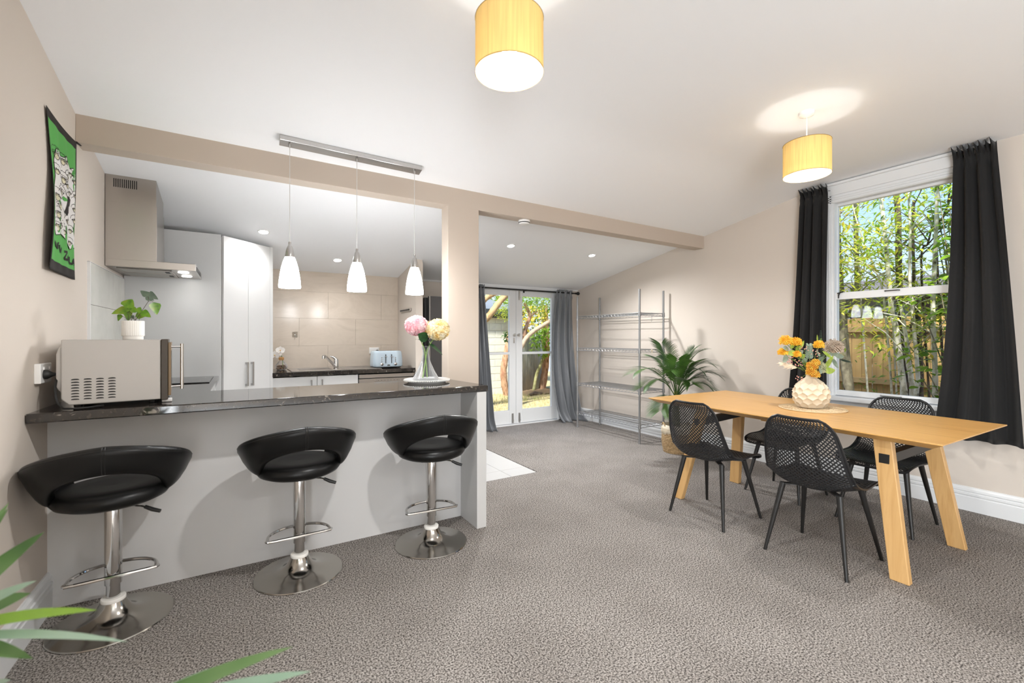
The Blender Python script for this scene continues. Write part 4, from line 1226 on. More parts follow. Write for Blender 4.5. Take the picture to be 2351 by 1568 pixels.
# hand lettering: N W (the E folded away) Z A L A
lt = MB()
def letters(paths, a0, b0, wa, hb):
    for p in paths: stroke(lt, [(a0 + x * wa, b0 + y * hb) for x, y in p], .0060, .0034)
letters([[(0, 0), (0, 1), (1, 0), (1, 1)]], .16, .150, .10, .040)
letters([[(.5, .9), (.5, .6)]], .245, .168, .05, .03)
letters([[(0, 1), (.25, 0), (.5, .7), (.75, 0), (1, 1)]], .30, .135, .16, .046)
letters([[(0, .9), (.9, 1), (0, 0), (1, .05)]], .55, .112, .115, .055)
letters([[(0, 0), (.5, 1), (1, 0)], [(.2, .4), (.8, .4)]], .69, .106, .07, .045)
letters([[(0, 1), (0, 0), (1, 0)]], .785, .102, .06, .045)
letters([[(0, 0), (.5, 1), (1, 0)], [(.2, .4), (.8, .4)]], .865, .098, .075, .045)
lt.build('lettering', M['tw_black'], tw)
MB().tube([tow(1, 1, .0), (.012, .30, 2.298), (.010, .345, 2.312)], [.006, .004, .002], 6).build('corner_loop', M['tw_black'], tw, smooth=True)
# ================================================================ flowers on the bar
pl_ = thing('plate', 'round white plate with beaded edge on the bar top', 'plate', (1.128, 3.010, .9355))
MB().lathe([(0, .012), (.128, .012), (.152, .016), (.160, .019), (.161, .022), (.158, .023), (.150, .020), (.128, .017), (0, .016)], 64).lathe([(.10, 0), (.13, .0), (.14, .012), (.10, .012)], 48).build('dish', M['plate'], pl_, smooth=40)
m = MB()
for k in range(72):
    a = 2 * pi * k / 72
    m.ball((.158 * cos(a), .158 * sin(a), .016), .0048, 6, 4)
m.build('beads', M['plate'], pl_, smooth=True)
gv_ = thing('glass_vase', 'clear glass vase with a wide base on the white plate', 'vase', (1.120, 3.010, .9522))
MB().lathe([(0, 0), (.086, .0), (.092, .004), (.092, .010), (.080, .030), (.058, .070), (.036, .120), (.025, .160), (.0215, .185), (.0225, .205), (.0300, .236), (.0285, .2365), (.0210, .205), (.020, .185), (.0235, .160), (.0345, .120), (.0565, .070), (.078, .030), (.088, .011), (0, .008)], 48).build('glass', M['vase_glass'], gv_, smooth=True)
M['pink'] = leafy('pink_petal', [(.82, .30, .36), (.90, .62, .66), (.92, .78, .79)], 26, .6, .3)
M['yellow_p'] = leafy('yellow_petal', [(.88, .62, .20), (.92, .82, .52), (.93, .90, .78)], 26, .6, .3)
M['hyd_leaf'] = leafy('hydrangea_leaf', [(.012, .05, .018), (.03, .10, .03)], 30, .4, .15)
def hydrangea(label, bloom, r, mat, bottom, leaves):
    t = thing('hydrangea_stem', label, 'flower', (1.120, 3.010, .962))
    b = Vector(bloom)
    MB().tube([bottom, (bottom[0] * .3, bottom[1] * .3, .10), (b.x * .12, b.y * .12, .20), (b.x * .45, b.y * .45, .255), tuple(b * 1.0 - Vector((0, 0, r * .5)))], [.0042, .0040, .0040, .0036, .003], 8).build('stem', P('hyd_stem', (.22, .36, .08), .45), t, smooth=True)
    m = MB(); rs = random.Random(len(label))
    N_ = 150
    for k in range(N_):
        z = 1 - 2 * (k + .5) / N_; a = k * 2.39996
        q = sqrt(1 - z * z)
        d = Vector((q * cos(a), q * sin(a), z))
        c = b + Vector((d.x * r, d.y * r, d.z * r * .84)) * rs.uniform(.88, 1.06)
        u = d.orthogonal().normalized(); w = d.cross(u)
        ph = rs.uniform(0, pi)
        nrm = (d + u * rs.uniform(-.4, .4) + w * rs.uniform(-.4, .4)).normalized()
        for p in range(4):
            aa = ph + p * pi / 2
            dr = u * cos(aa) + w * sin(aa)
            m.leaf(c, dr + nrm * .25, r * .27, r * .29, nrm, 0, 3, .18, lambda t: (0 if t <= 0 else 1.0 * (t ** .5) if t < .75 else .8))
    m.ball(b, r * .72, 12, 8, (1, 1, .84))
    m.build('bloom', M[mat], t, smooth=True)
    for (p, d, w, l, nr) in leaves:
        MB().leaf(p, d, w, l, nr, .15, 7, .12).build('leaf', M['hyd_leaf'], t, smooth=True)
    return t
hydrangea('pink hydrangea in the clear glass vase, left of the yellow one', (-.060, .022, .372), .074, 'pink', (.018, .02, .006),
          [((.005, -.015, .268), (-1, -.5, .75), .075, .11, (-.3, -1, .3)), ((-.01, .01, .26), (-.3, .9, .3), .06, .10, (0, .2, 1))])
hydrangea('yellow hydrangea in the clear glass vase, right of the pink one', (.075, -.030, .345), .080, 'yellow_p', (-.03, -.02, .006),
          [((.012, -.01, .250), (.8, -.45, -.6), .062, .125, (.5, -.6, .7)), ((.02, .0, .262), (.9, .3, .15), .06, .09, (-.2, -.3, 1))])

# ================================================================ vase on the dining table
VX, VY = 3.428, 1.582
mat_ = thing('placemat', 'round openwork natural fibre placemat under the cream vase', 'placemat', (VX - .005, VY - .01, TZ + .0005))
m = MB(); rs = random.Random(4)
for ring in range(7):
    r0 = .185 - ring * .025
    n_ = 220
    for ph in (0, pi):
        m.tube([((r0 + .011 * sin(k / n_ * 2 * pi * 21 + ph)) * cos(2 * pi * k / n_), (r0 + .011 * sin(k / n_ * 2 * pi * 21 + ph)) * sin(2 * pi * k / n_), .004 + .002 * cos(k / n_ * 2 * pi * 21 + ph)) for k in range(n_)], .0026, 4, closed=True)
m.tube([(.199 * cos(2 * pi * k / 90), .199 * sin(2 * pi * k / 90), .004) for k in range(90)], .004, 5, closed=True)
m.build('weave', M['rope'], mat_, smooth=True)
vz = thing('faceted_vase', 'cream ceramic vase with scooped facets in the middle of the dining table', 'vase', (VX, VY, TZ + .008))
VR = [(.060, 0.0), (.083, .008), (.104, .035), (.116, .070), (.117, .100), (.108, .135), (.090, .165), (.066, .186), (.045, .200), (.034, .212), (.031, .225), (.0315, .245), (.033, .255)]
def vase_pt(u, v):
    q = v; r, z = crom(VR, q)
    NC = 12; pz = .034; w_ = 1.0 / NC
    best = 9.0
    if z < .205:
        k0 = round((z - .018) / pz)
        for k in (k0 - 1, k0, k0 + 1):
            if not 0 <= k <= 5: continue
            uo = .5 * (k % 2)
            i0 = round(u / w_ - uo)
            for i in (i0 - 1, i0, i0 + 1):
                du = (u / w_ - uo - i) * .064; dz = (z - .018 - k * pz) * 1.35
                best = min(best, sqrt(du * du + dz * dz))
        d = min(1.0, best / .037)
        amp = .020 * sin(pi * min(1, max(0, z / .205))) ** .5
        r = r - amp * (1 - d ** 2.7) + .004
    return (r * cos(2 * pi * u), r * sin(2 * pi * u), z)
MB().grid(240, 170, vase_pt, cu=True).build('body', M['ceramic'], vz, smooth=45)
MB().lathe([(0, .001), (.060, .001)], 24).lathe([(.033, .255), (.030, .2565), (.027, .253), (.026, .19)], 32).build('neck_lining', M['ceramic'], vz, smooth=True)

M['y_bloom'] = leafy('yellow_pincushion', [(.80, .36, .02), (.92, .60, .05), (.95, .72, .14)], 40, .6, .25)
M['o_bloom'] = leafy('ochre_cluster', [(.62, .22, .02), (.80, .46, .06), (.70, .55, .10)], 45, .7, .2)
M['t_bloom'] = leafy('taupe_protea', [(.34, .27, .20), (.55, .45, .36), (.64, .56, .46)], 40, .7, .2)
M['sage'] = leafy('sage_leaf', [(.20, .27, .20), (.33, .40, .32)], 30, .6, .2)
M['lime'] = leafy('lime_leaf', [(.28, .42, .06), (.48, .60, .14)], 30, .4, .35)
M['fern'] = leafy('dark_fern', [(.010, .022, .014), (.03, .05, .03)], 30, .6, .1)
M['pampas'] = leafy('pampas', [(.78, .66, .50), (.88, .80, .66)], 30, .8, .3)
M['berry'] = P('pink_berry', (.70, .34, .28), .6)
M['grn'] = leafy('pale_filler', [(.38, .42, .24), (.56, .58, .38)], 50, .7, .2)
NB = Vector((0, 0, TZ + .008 + .20))
def flower(label):
    t = thing('flower_stem', label, 'flower', (VX, VY, TZ + .19))
    t.scale = (1.1, 1.1, 1.15)
    return t
def fstem(t, tip, r=.002, mat='stem'):
    tip = Vector(tip)
    MB().tube([(0, 0, -.02), (tip.x * .12, tip.y * .12, .06), (tip.x * .55, tip.y * .55, .06 + (tip.z - .06) * .6), tip], r, 6).build('stem', M[mat], t, smooth=True)
def spiky(t, c, r, mat, n=170, up=(0, 0, 1), w=.0022, squash=1.0, name='bloom'):
    c = Vector(c); m = MB(); rs = random.Random(int(abs(c.x * 1000) + n))
    for k in range(n):
        z = 1 - 1.55 * (k + .5) / n; a = k * 2.39996; q = sqrt(max(0, 1 - z * z))
        d = Vector((q * cos(a), q * sin(a), z * squash))
        l = r * rs.uniform(.85, 1.1)
        m.tube([c + d * r * .25, c + d * l * .8 + Vector((0, 0, .004)), c + d * l], [w, w * .7, w * 1.15], 3)
    m.ball(c, r * .55, 8, 6)
    return m.build(name, M[mat], t)
def lf(t, p, d, w, l, mat, nr=(0, -1, .4), droop=0):
    return MB().leaf(p, d, w * 1.25, l * 1.25, nr, droop, 5, .12).build('leaf', M[mat], t, smooth=True)
t = flower('yellow pincushion flower highest on the left of the cream vase'); fstem(t, (-.135, .085, .235))
spiky(t, (-.135, .085, .245), .040, 'y_bloom'); lf(t, (-.11, .07, .20), (.4, -.2, .8), .030, .055, 'lime'); lf(t, (-.12, .075, .20), (-.9, .1, .1), .028, .05, 'sage')
t = flower('yellow pincushion flower right of the highest yellow bloom'); fstem(t, (-.085, .055, .235))
spiky(t, (-.080, .05, .238), .034, 'y_bloom'); lf(t, (-.06, .04, .20), (.5, -.2, .8), .022, .05, 'lime')
t = flower('orange pincushion flower lowest on the far left of the vase'); fstem(t, (-.145, .095, .165))
spiky(t, (-.148, .097, .178), .030, 'y_bloom'); lf(t, (-.125, .08, .165), (-.6, .1, -.7), .032, .052, 'sage'); lf(t, (-.13, .08, .17), (.5, -.4, .1), .03, .055, 'lime')
t = flower('small yellow flower in the middle left of the bouquet'); fstem(t, (-.085, .05, .155))
spiky(t, (-.085, .045, .165), .026, 'y_bloom')
t = flower('bright yellow pincushion flower right of centre in the bouquet'); fstem(t, (.030, -.03, .215))
spiky(t, (.030, -.032, .222), .032, 'y_bloom'); lf(t, (.02, -.03, .19), (-.6, -.3, -.3), .035, .06, 'sage'); lf(t, (.03, -.05, .19), (.2, -.5, -.5), .034, .065, 'lime'); lf(t, (.035, -.02, .245), (0, 0, 1), .018, .035, 'lime'); lf(t, (.045, -.03, .24), (.7, 0, .7), .016, .032, 'lime')
t = flower('drooping ochre flower cluster at the front of the vase'); fstem(t, (-.042, -.035, .075))
for c, r in (((-.048, -.03, .095), .034), ((-.062, -.03, .060), .032), ((-.040, -.045, .045), .026), ((-.030, -.04, .115), .026)):
    spiky(t, c, r, 'o_bloom', 110, w=.0032)
t = flower('pale green filler sprig over the vase rim'); fstem(t, (.010, -.050, .080))
for c, r in (((.010, -.052, .095), .030), ((.022, -.05, .070), .026), ((.0, -.05, .065), .024)):
    spiky(t, c, r, 'grn', 90, w=.002)
lf(t, (-.005, -.055, .10), (-.4, -.2, -.6), .03, .05, 'sage')
t = flower('taupe protea bloom highest on the right of the bouquet'); fstem(t, (.085, -.075, .175))
spiky(t, (.100, -.085, .205), .055, 't_bloom', 260, w=.0026)
lf(t, (.07, -.07, .165), (.5, -.3, .5), .05, .065, 'sage'); lf(t, (.08, -.08, .14), (.5, -.3, -.7), .045, .06, 'sage'); lf(t, (.10, -.09, .16), (.9, -.4, -.1), .03, .055, 'sage'); lf(t, (.13, -.11, .135), (1, -.6, -.25), .014, .06, 'fern')
t = flower('lime green leafy sprig leaning right over the vase rim'); fstem(t, (.055, -.06, .08))
lf(t, (.04, -.055, .075), (.45, -.35, .85), .030, .085, 'lime'); lf(t, (.04, -.055, .065), (.8, -.5, .1), .034, .060, 'lime')
t = flower('black fern frond at the top of the bouquet'); fstem(t, (.060, -.035, .30), .0014, 'fern')
m = MB()
for k in range(22):
    f = k / 21; z = .15 + f * .16
    for s in (-1, 1):
        l = .034 * (1 - f) + .006
        m.leaf((.035 + f * .025 - .012 * f * f, -.03 - f * .005, z), (s, -s * .5, .55), .006, l, (0, -1, .2), .2, 3, .1)
m.build('frond', M['fern'], t)
t = flower('sage lambs ear sprig in the middle of the bouquet'); fstem(t, (-.012, .01, .215))
for k in range(8):
    for s in (-1, 1): lf(t, (-.012, .005, .145 + k * .011), (s, -.3 * s, .35), .016, .03 - k * .001, 'sage')
t = flower('cream pampas plume sticking out on the left'); fstem(t, (-.10, .065, .095))
m = MB(); rs = random.Random(9)
for k in range(70):
    f = rs.random()
    p = Vector((-.07 - .085 * f, .045 + .05 * f, .085 + .030 * f))
    m.leaf(p, (-1 + rs.uniform(-.3, .5), .55, rs.uniform(-.5, .7)), .005, .03 + .02 * rs.random(), (0, -1, .3), 0, 2, .1)
m.build('plume', M['pampas'], t)
t = flower('thin sprig of tiny pink berries spread across the bouquet'); m = MB(); s_ = MB(); rs = random.Random(12)
for (tip) in ((-.10, .06, .14), (-.045, .02, .205), (-.005, -.03, .175), (-.08, .03, .11), (-.115, .075, .115), (-.075, .03, .02)):
    s_.tube([(0, 0, -.02), (tip[0] * .2, tip[1] * .2, .055), tip], .001, 4)
    for k in range(12):
        m.ball((tip[0] + rs.uniform(-.022, .022), tip[1] + rs.uniform(-.022, .022), tip[2] + rs.uniform(-.02, .02)), .0034, 5, 4)
s_.build('stem', M['stem'], t); m.build('berries', M['berry'], t, smooth=True, kind='stuff')

t = flower('grey eucalyptus sprig low on the right of the bouquet'); fstem(t, (.07, -.02, .16))
for k in range(6):
    for sgn in (-1, 1): lf(t, (.02 + .009 * k, -.01 - .002 * k, .06 + .018 * k), (sgn, -.4, .3), .024, .034, 'sage')
t = flower('lime eucalyptus sprig on the left of the bouquet behind the yellow blooms'); fstem(t, (-.07, .07, .21))
for k in range(6):
    for sgn in (-1, 1): lf(t, (-.02 - .009 * k, .02 + .008 * k, .07 + .025 * k), (sgn, -.4, .5), .024, .038, 'lime' if k % 2 else 'sage')

# ================================================================ curtains
def curtain(name, label, top, bot, z0, z1, nrm, pleats, amp0, amp1, mat, group, mid=None, flare=.0, ph=0.0, puddle=0.0, bias=0.0):
    t = thing(name, label, 'curtain', (0, 0, 0), 0, group)
    T0, T1 = Vector(top[0]), Vector(top[1]); B0, B1 = Vector(bot[0]), Vector(bot[1]); N_ = Vector(nrm)
    def fn(u, v):           # v 0 bottom, 1 top
        f = 1 - v
        g = f ** 1.0
        a = T0 * (1 - g) + B0 * g; b = T1 * (1 - g) + B1 * g
        if mid:
            w = 4 * f * (1 - f)
            a = a + (b - a) * mid[0] * w; b = b - (b - a) * mid[1] * w
        p = a + (b - a) * u
        amp = amp0 + (amp1 - amp0) * f ** .7
        k = u * pleats * 2 * pi + ph
        off = amp * (sin(k + .6 * sin(2.5 * f + u * 3)) + .30 * sin(2 * k + 1 + 2 * f) + .25 * sin(.5 * k + 3 * f))
        z = z0 + (z1 - z0) * v
        hd = max(0, (v - .955) / .045)
        off += flare * hd ** 1.5 * (.7 + .9 * sin(k * 2.3))
        gat = exp(-((v - .95) / .012) ** 2)
        off *= (1 - .6 * gat)
        z += .012 * hd * sin(k * 2.3 + 1)
        if puddle and f > .90:
            q = (f - .90) / .10
            off += puddle * q * q * (.7 + .5 * sin(u * 9)); z = max(z0 + .004 + .012 * (1 + sin(k)) * (1 - abs(2 * q - 1)), z)
        return p + N_ * (off + amp) + Vector((0, 0, z))
    MB().grid(140, 60, fn).build('cloth', M[mat], t, smooth=True, solid=.002)
    return t, fn
c1, fn1 = curtain('curtain', 'long charcoal curtain at the right of the sash window', ((4.445, 1.095, 0), (4.445, .880, 0)), ((4.415, 1.190, 0), (4.405, .735, 0)), .53, 2.605, (-1, 0, 0), 3.4, .016, .036, 'curtain_dark', 'charcoal window curtains', mid=(.10, -.02), flare=.045)
c2, fn2 = curtain('curtain', 'long charcoal curtain at the left of the sash window, behind the bouquet', ((4.445, 2.130, 0), (4.445, 1.905, 0)), ((4.420, 2.225, 0), (4.410, 1.880, 0)), .53, 2.590, (-1, 0, 0), 3.2, .016, .032, 'curtain_dark', 'charcoal window curtains', mid=(.05, .03), flare=.045, ph=2)
M['lining'] = P('curtain_lining', (.34, .34, .34), .8)
for c, y0, y1, zt in ((c1, .90, 1.085, 2.585), (c2, 1.915, 2.12, 2.572)):
    MB().box(4.447, y0, zt - .05, 4.449, y1, zt).build('heading_tape', M['lining'], c)
    MB().tube([(4.468, y0 - .01, zt - .02), (4.452, y0 + .02, zt - .015), (4.452, y1 - .02, zt - .015), (4.468, y1 + .005, zt - .02)], .004, 6).build('wire', M['zinc'], c)
curtain('curtain', 'grey curtain pooling on the carpet at the right of the French doors', ((4.000, 5.335, 0), (4.330, 5.335, 0)), ((4.040, 5.325, 0), (4.455, 5.285, 0)), .0, 1.955, (0, -1, 0), 3.6, .016, .046, 'curtain_grey', 'grey door curtains', mid=(-.30, .12), flare=.012, puddle=.10, ph=1)
curtain('curtain', 'grey curtain at the left of the French doors, mostly behind the post', ((2.560, 5.335, 0), (2.800, 5.335, 0)), ((2.54, 5.33, 0), (2.915, 5.30, 0)), .0, 1.955, (0, -1, 0), 5, .014, .036, 'curtain_grey', 'grey door curtains', flare=.012, puddle=.08, ph=2.2)
rd = thing('curtain_rod', 'black curtain rod with ball finials over the French doors', 'curtain rod', (3.44, 5.315, 1.925))
MB().cyl((-1.02, 0, 0), (.93, 0, 0), .0105, n=14).build('rod', M['rod'], rd, smooth=True)
for s, x in ((1, .93), (-1, -1.02)):
    MB().tube([(x, 0, 0), (x + s * .012, 0, 0), (x + s * .014, 0, 0), (x + s * .028, 0, 0), (x + s * .034, 0, 0)], [.0105, .011, .016, .014, .009], 12).ball((x + s * .058, 0, 0), .026, 16, 10).build('finial', M['rod'], rd, smooth=True)
for x in (-.9, .05, .90):
    MB().cyl((x, .004, -.004), (x, .1, -.004), .006).box(x - .012, .078, -.03, x + .012, .084, .02).build('bracket', M['rod'], rd)

# ================================================================ wire shelving
ws = thing('wire_shelving', 'grey wire shelving unit with four shelves against the right wall', 'shelving', (4.215, 4.258, 0))
HX, HY = .207, .565
for sx in (-1, 1):
    for sy in (-1, 1):
        p = MB().cyl((sx * HX, sy * HY, .012), (sx * HX, sy * HY, 1.822), .0125, n=14).build('post', M['zinc'], ws, smooth=True)
        m = MB()
        for k in range(68): m.lathe([(.0127, 0), (.0131, .001), (.0127, .002)], 10, (sx * HX, sy * HY, .04 + k * .026))
        m.build('post_rings', M['zinc'], p, kind='stuff')
        MB().lathe([(.0125, 0), (.015, 0), (.015, .014), (.010, .022)], 12, (sx * HX, sy * HY, 0)).build('foot', M['zinc'], p)
for z in (.215, .617, 1.103, 1.543):
    s = thing('shelf', None, None, (0, 0, z)); s.parent = ws
    m = MB()
    for dz in (0, -.030):
        for sx in (-1, 1): m.tube([(sx * HX, -HY, dz), (sx * HX, HY, dz)], .0032, 6)
        for sy in (-1, 1): m.tube([(-HX, sy * HY, dz), (HX, sy * HY, dz)], .0032, 6)
    m.build('frame', M['zinc'], s, smooth=True)
    m = MB()
    for sx in (-1, 1):
        n_ = 40
        m.tube([(sx * HX, -HY + 2 * HY * k / n_, -.001 if k % 2 else -.029) for k in range(n_ + 1)], .0018, 4)
    for sy in (-1, 1):
        n_ = 14
        m.tube([(-HX + 2 * HX * k / n_, sy * HY, -.001 if k % 2 else -.029) for k in range(n_ + 1)], .0018, 4)
    m.build('truss', M['zinc'], s)
    m = MB()
    for k in range(46):
        y = -HY + 2 * HY * (k + .5) / 46
        m.tube([(-HX, y, .003), (HX, y, .003)], .0015, 4)
    for x in (-.10, 0, .10): m.tube([(x, -HY, -.002), (x, HY, -.002)], .003, 5)
    m.build('deck_wires', M['zinc'], s)
    for sx in (-1, 1):
        for sy in (-1, 1):
            MB().lathe([(.0135, -.042), (.0185, -.040), (.0165, .010), (.0135, .012)], 14, (sx * HX, sy * HY, 0)).build('collar', M['zinc'], s, smooth=True)
hkk = thing('wire_hook', 'small wire hook hanging from the top shelf of the wire shelving', 'hook', (4.215, 3.692, 1.545))
MB().tube([(.012, -.002, -.01), (.010, .004, .006), (.004, -.006, .004), (-.004, -.010, -.09), (-.014, -.010, -.105), (-.022, -.010, -.095), (-.012, -.008, .002), (-.008, .006, .006)], .0018, 5).build('wire', M['zinc'], hkk, smooth=True)
tie = thing('cable_tie', 'cream tag tied to the second shelf of the wire shelving', 'tag', (4.215, 3.693, 1.095))
MB().box(-.010, -.008, -.030, .010, .004, .014).build('band', M['fringe'], tie, bevel=.003)

# ================================================================ palm in a basket
bk = thing('potted_palm', 'green palm in a seagrass basket with cream fringe by the right wall', 'potted plant', (4.08, 3.235, 0))
def bas(u, v):
    r = .128 + .020 * sin(pi * min(1, v * .9)) + .002 * sin(v * 2 * pi * 15) + .0015 * sin(u * 2 * pi * 40 + (int(v * 15) % 2) * pi)
    return (r * cos(2 * pi * u), r * sin(2 * pi * u), v * .255)
MB().grid(120, 90, bas, cu=True).build('basket', M['seagrass'], bk, smooth=True, solid=.006)
MB().lathe([(0, .004), (.128, .004)], 24).build('basket_base', M['seagrass'], bk)
m = MB().grid(60, 8, lambda u, v: ((.146 + .006 * sin(u * 2 * pi * 30) - .02 * max(0, v - .6)) * cos(2 * pi * u), (.146 + .006 * sin(u * 2 * pi * 30) - .02 * max(0, v - .6)) * sin(2 * pi * u), .235 + v * .065), cu=True)
rs = random.Random(2)
for k in range(90):
    a = 2 * pi * k / 90; r = .150
    m.tube([(r * cos(a), r * sin(a), .262), ((r + .004) * cos(a + .01), (r + .004) * sin(a + .01), .235), ((r + .003) * cos(a + rs.uniform(-.02, .02)), (r + .003) * sin(a), .195 + rs.uniform(0, .02))], [.005, .0055, .002], 4)
m.build('fringe', M['fringe'], bk, smooth=True)
for a0 in (2.6, 5.7):
    MB().tube([(.143 * cos(a0 + d), .143 * sin(a0 + d), .29 + .03 * sin(pi * (d + .3) / .6)) for d in [-.3 + .06 * k for k in range(11)]], .007, 6).build('handle', M['seagrass'], bk, smooth=True)
MB().lathe([(0, .20), (.125, .20)], 24).build('soil', M['soil'], bk)
M['palm'] = leafy('palm_leaf', [(.012, .035, .012), (.035, .085, .022), (.06, .13, .03)], 6, .35, .12)
M['palm_l'] = leafy('palm_leaf_light', [(.03, .075, .015), (.08, .17, .03)], 6, .35, .2)
M['palm_stem'] = P('palm_stem', (.16, .17, .04), .5)
m = MB()
for k in range(5):
    a = k * 1.3; m.tube([(.03 * cos(a), .03 * sin(a), .19), (.022 * cos(a), .022 * sin(a), .45), (.016 * cos(a), .016 * sin(a), .66)], [.016, .014, .008], 8)
m.build('stalks', M['palm_stem'], bk, smooth=True)
def frond(tip, ctrl, n=30, lw=.0095, ll=.13, mat='palm', seed=1):
    """tip/ctrl relative to the crown"""
    rs = random.Random(seed)
    p0 = Vector((0, 0, .58)); p1 = Vector(ctrl); p2 = Vector(tip)
    B = lambda t: p0 * (1 - t) ** 2 + p1 * 2 * t * (1 - t) + p2 * t * t
    m = MB().tube([B(k / 12) for k in range(13)], [.0055 - .0045 * k / 12 for k in range(13)], 5)
    for k in range(n):
        t = .28 + .72 * (k + .5) / n
        p = B(t); d = (B(min(1, t + .02)) - B(t - .02)).normalized()
        side = d.cross(Vector((0, 0, 1)))
        if side.length < .2: side = d.cross(Vector((1, 1, 0)))
        side.normalize(); up = side.cross(d)
        l = ll * (.55 + .9 * sin(pi * min(1, (t - .2) * 1.05))) * rs.uniform(.9, 1.08)
        for s in (-1, 1):
            dd_ = side * s * .85 + d * (.62 + .3 * t) + up * .18
            m.leaf(p, dd_, lw, l, up, .22, 5, .2 * s)
    return m.build('frond', M[mat], bk, smooth=True)
F = [((-.22, .02, 1.18), (-.06, .02, 1.0), 'palm'), ((-.54, .10, .88), (-.26, .06, 1.04), 'palm_l'), ((-.45, .05, .735), (-.22, .02, .93), 'palm_l'), ((.12, -.34, .97), (.06, -.15, 1.05), 'palm'), ((.15, -.40, .86), (.08, -.20, .97), 'palm'),
     ((.16, -.10, 1.12), (.07, -.04, 1.02), 'palm'), ((.12, -.34, .72), (.08, -.19, .86), 'palm'), ((.02, .30, 1.02), (.0, .14, 1.02), 'palm'), ((-.08, -.30, 1.00), (-.04, -.14, 1.0), 'palm_l'), ((.20, .16, .96), (.09, .10, 1.0), 'palm'), ((-.30, -.04, .48), (-.16, 0, .70), 'palm_l'),
     ((-.10, -.26, .78), (-.05, -.14, .88), 'palm_l'), ((.08, -.24, 1.10), (.03, -.09, 1.04), 'palm'), ((-.10, -.10, 1.02), (-.03, -.04, .9), 'palm_l'), ((.02, -.32, .90), (.01, -.16, .98), 'palm'), ((.16, -.26, .80), (.09, -.14, .92), 'palm'), ((-.24, -.12, .90), (-.12, -.06, .98), 'palm_l')]
for k, (tip, ct, mt) in enumerate(F): frond(tip, ct, mat=mt, seed=k, ll=.15 if k else .17)

# ================================================================ plant beside the camera, only its leaf tips in view
fp = thing('potted_plant', 'long pointed leaves of a plant reaching in at the lower left corner', 'potted plant', (-.45, 1.25, 0))
MB().lathe([(.10, 0), (.13, .02), (.15, .26), (.155, .28), (.14, .28), (.135, .24), (0, .24)], 32).build('pot', M['pot'], fp, smooth=True)
M['long'] = leafy('long_leaf', [(.05, .11, .035), (.11, .21, .07), (.18, .29, .12)], 5, .35, .3)
M['long_l'] = leafy('long_leaf_bright', [(.22, .42, .03), (.30, .50, .07)], 4, .35, .4)
M['long_p'] = leafy('long_leaf_pale', [(.26, .40, .28), (.40, .52, .42)], 4, .35, .3)
FP = [
    ((-0.596, 1.476, 0.595), (-0.398, 1.484, 0.791), 0.048, 'long'),
    ((-0.596, 1.476, 0.595), (-0.485, 1.584, 0.851), 0.03, 'long'),
    ((-0.596, 1.476, 0.595), (-0.45, 1.469, 0.869), 0.03, 'long'),
    ((-0.596, 1.476, 0.595), (-0.388, 1.384, 0.714), 0.036, 'long_p'),
    ((-0.596, 1.476, 0.595), (-0.409, 1.42, 0.674), 0.055, 'long'),
    ((-0.596, 1.476, 0.595), (-0.251, 1.16, 0.723), 0.03, 'long_l'),
    ((-0.596, 1.476, 0.595), (-0.203, 1.108, 0.677), 0.02, 'long_p'),
    ((-0.596, 1.476, 0.595), (-0.355, 1.223, 0.633), 0.038, 'long'),
    ((-0.498, 1.299, 0.531), (-0.373, 1.211, 0.604), 0.03, 'long_p'),
    ((-0.285, 1.169, 0.465), (0.074, 0.938, 0.665), 0.032, 'long'),
    ((-0.285, 1.169, 0.465), (0.096, 0.902, 0.633), 0.034, 'long_p'),
    ((-0.285, 1.169, 0.465), (-0.044, 1.081, 0.585), 0.016, 'long_p'),
]
FP0 = Vector((-.45, 1.25, 0))
C1, C2 = Vector((-0.596, 1.476, 0.595)), Vector((-0.285, 1.169, 0.465))
m = MB()
for c in (C1, C2):
    m.tube([(0, 0, .22), tuple((c - FP0) * .5 + Vector((0, 0, .12))), tuple(c - FP0)], [.012, .009, .005], 8)
m.build('cane', M['palm_stem'], fp, smooth=True)
for a, b, w, mt in FP:
    a = Vector(a) - FP0; b = Vector(b) - FP0
    d = b - a; l = d.length
    dz = .10
    d2 = (d + Vector((0, 0, dz * l))).normalized()
    MB().leaf(a, (d + Vector((0, 0, .12 * l))), w, l * 1.09, (.15, -.5, .8), .12, 10, .18, lambda t: max(0, sin(pi * min(1, .12 + .88 * t)) ** .75) if t < 1 else 0).build('leaf', M[mt], fp, smooth=True)
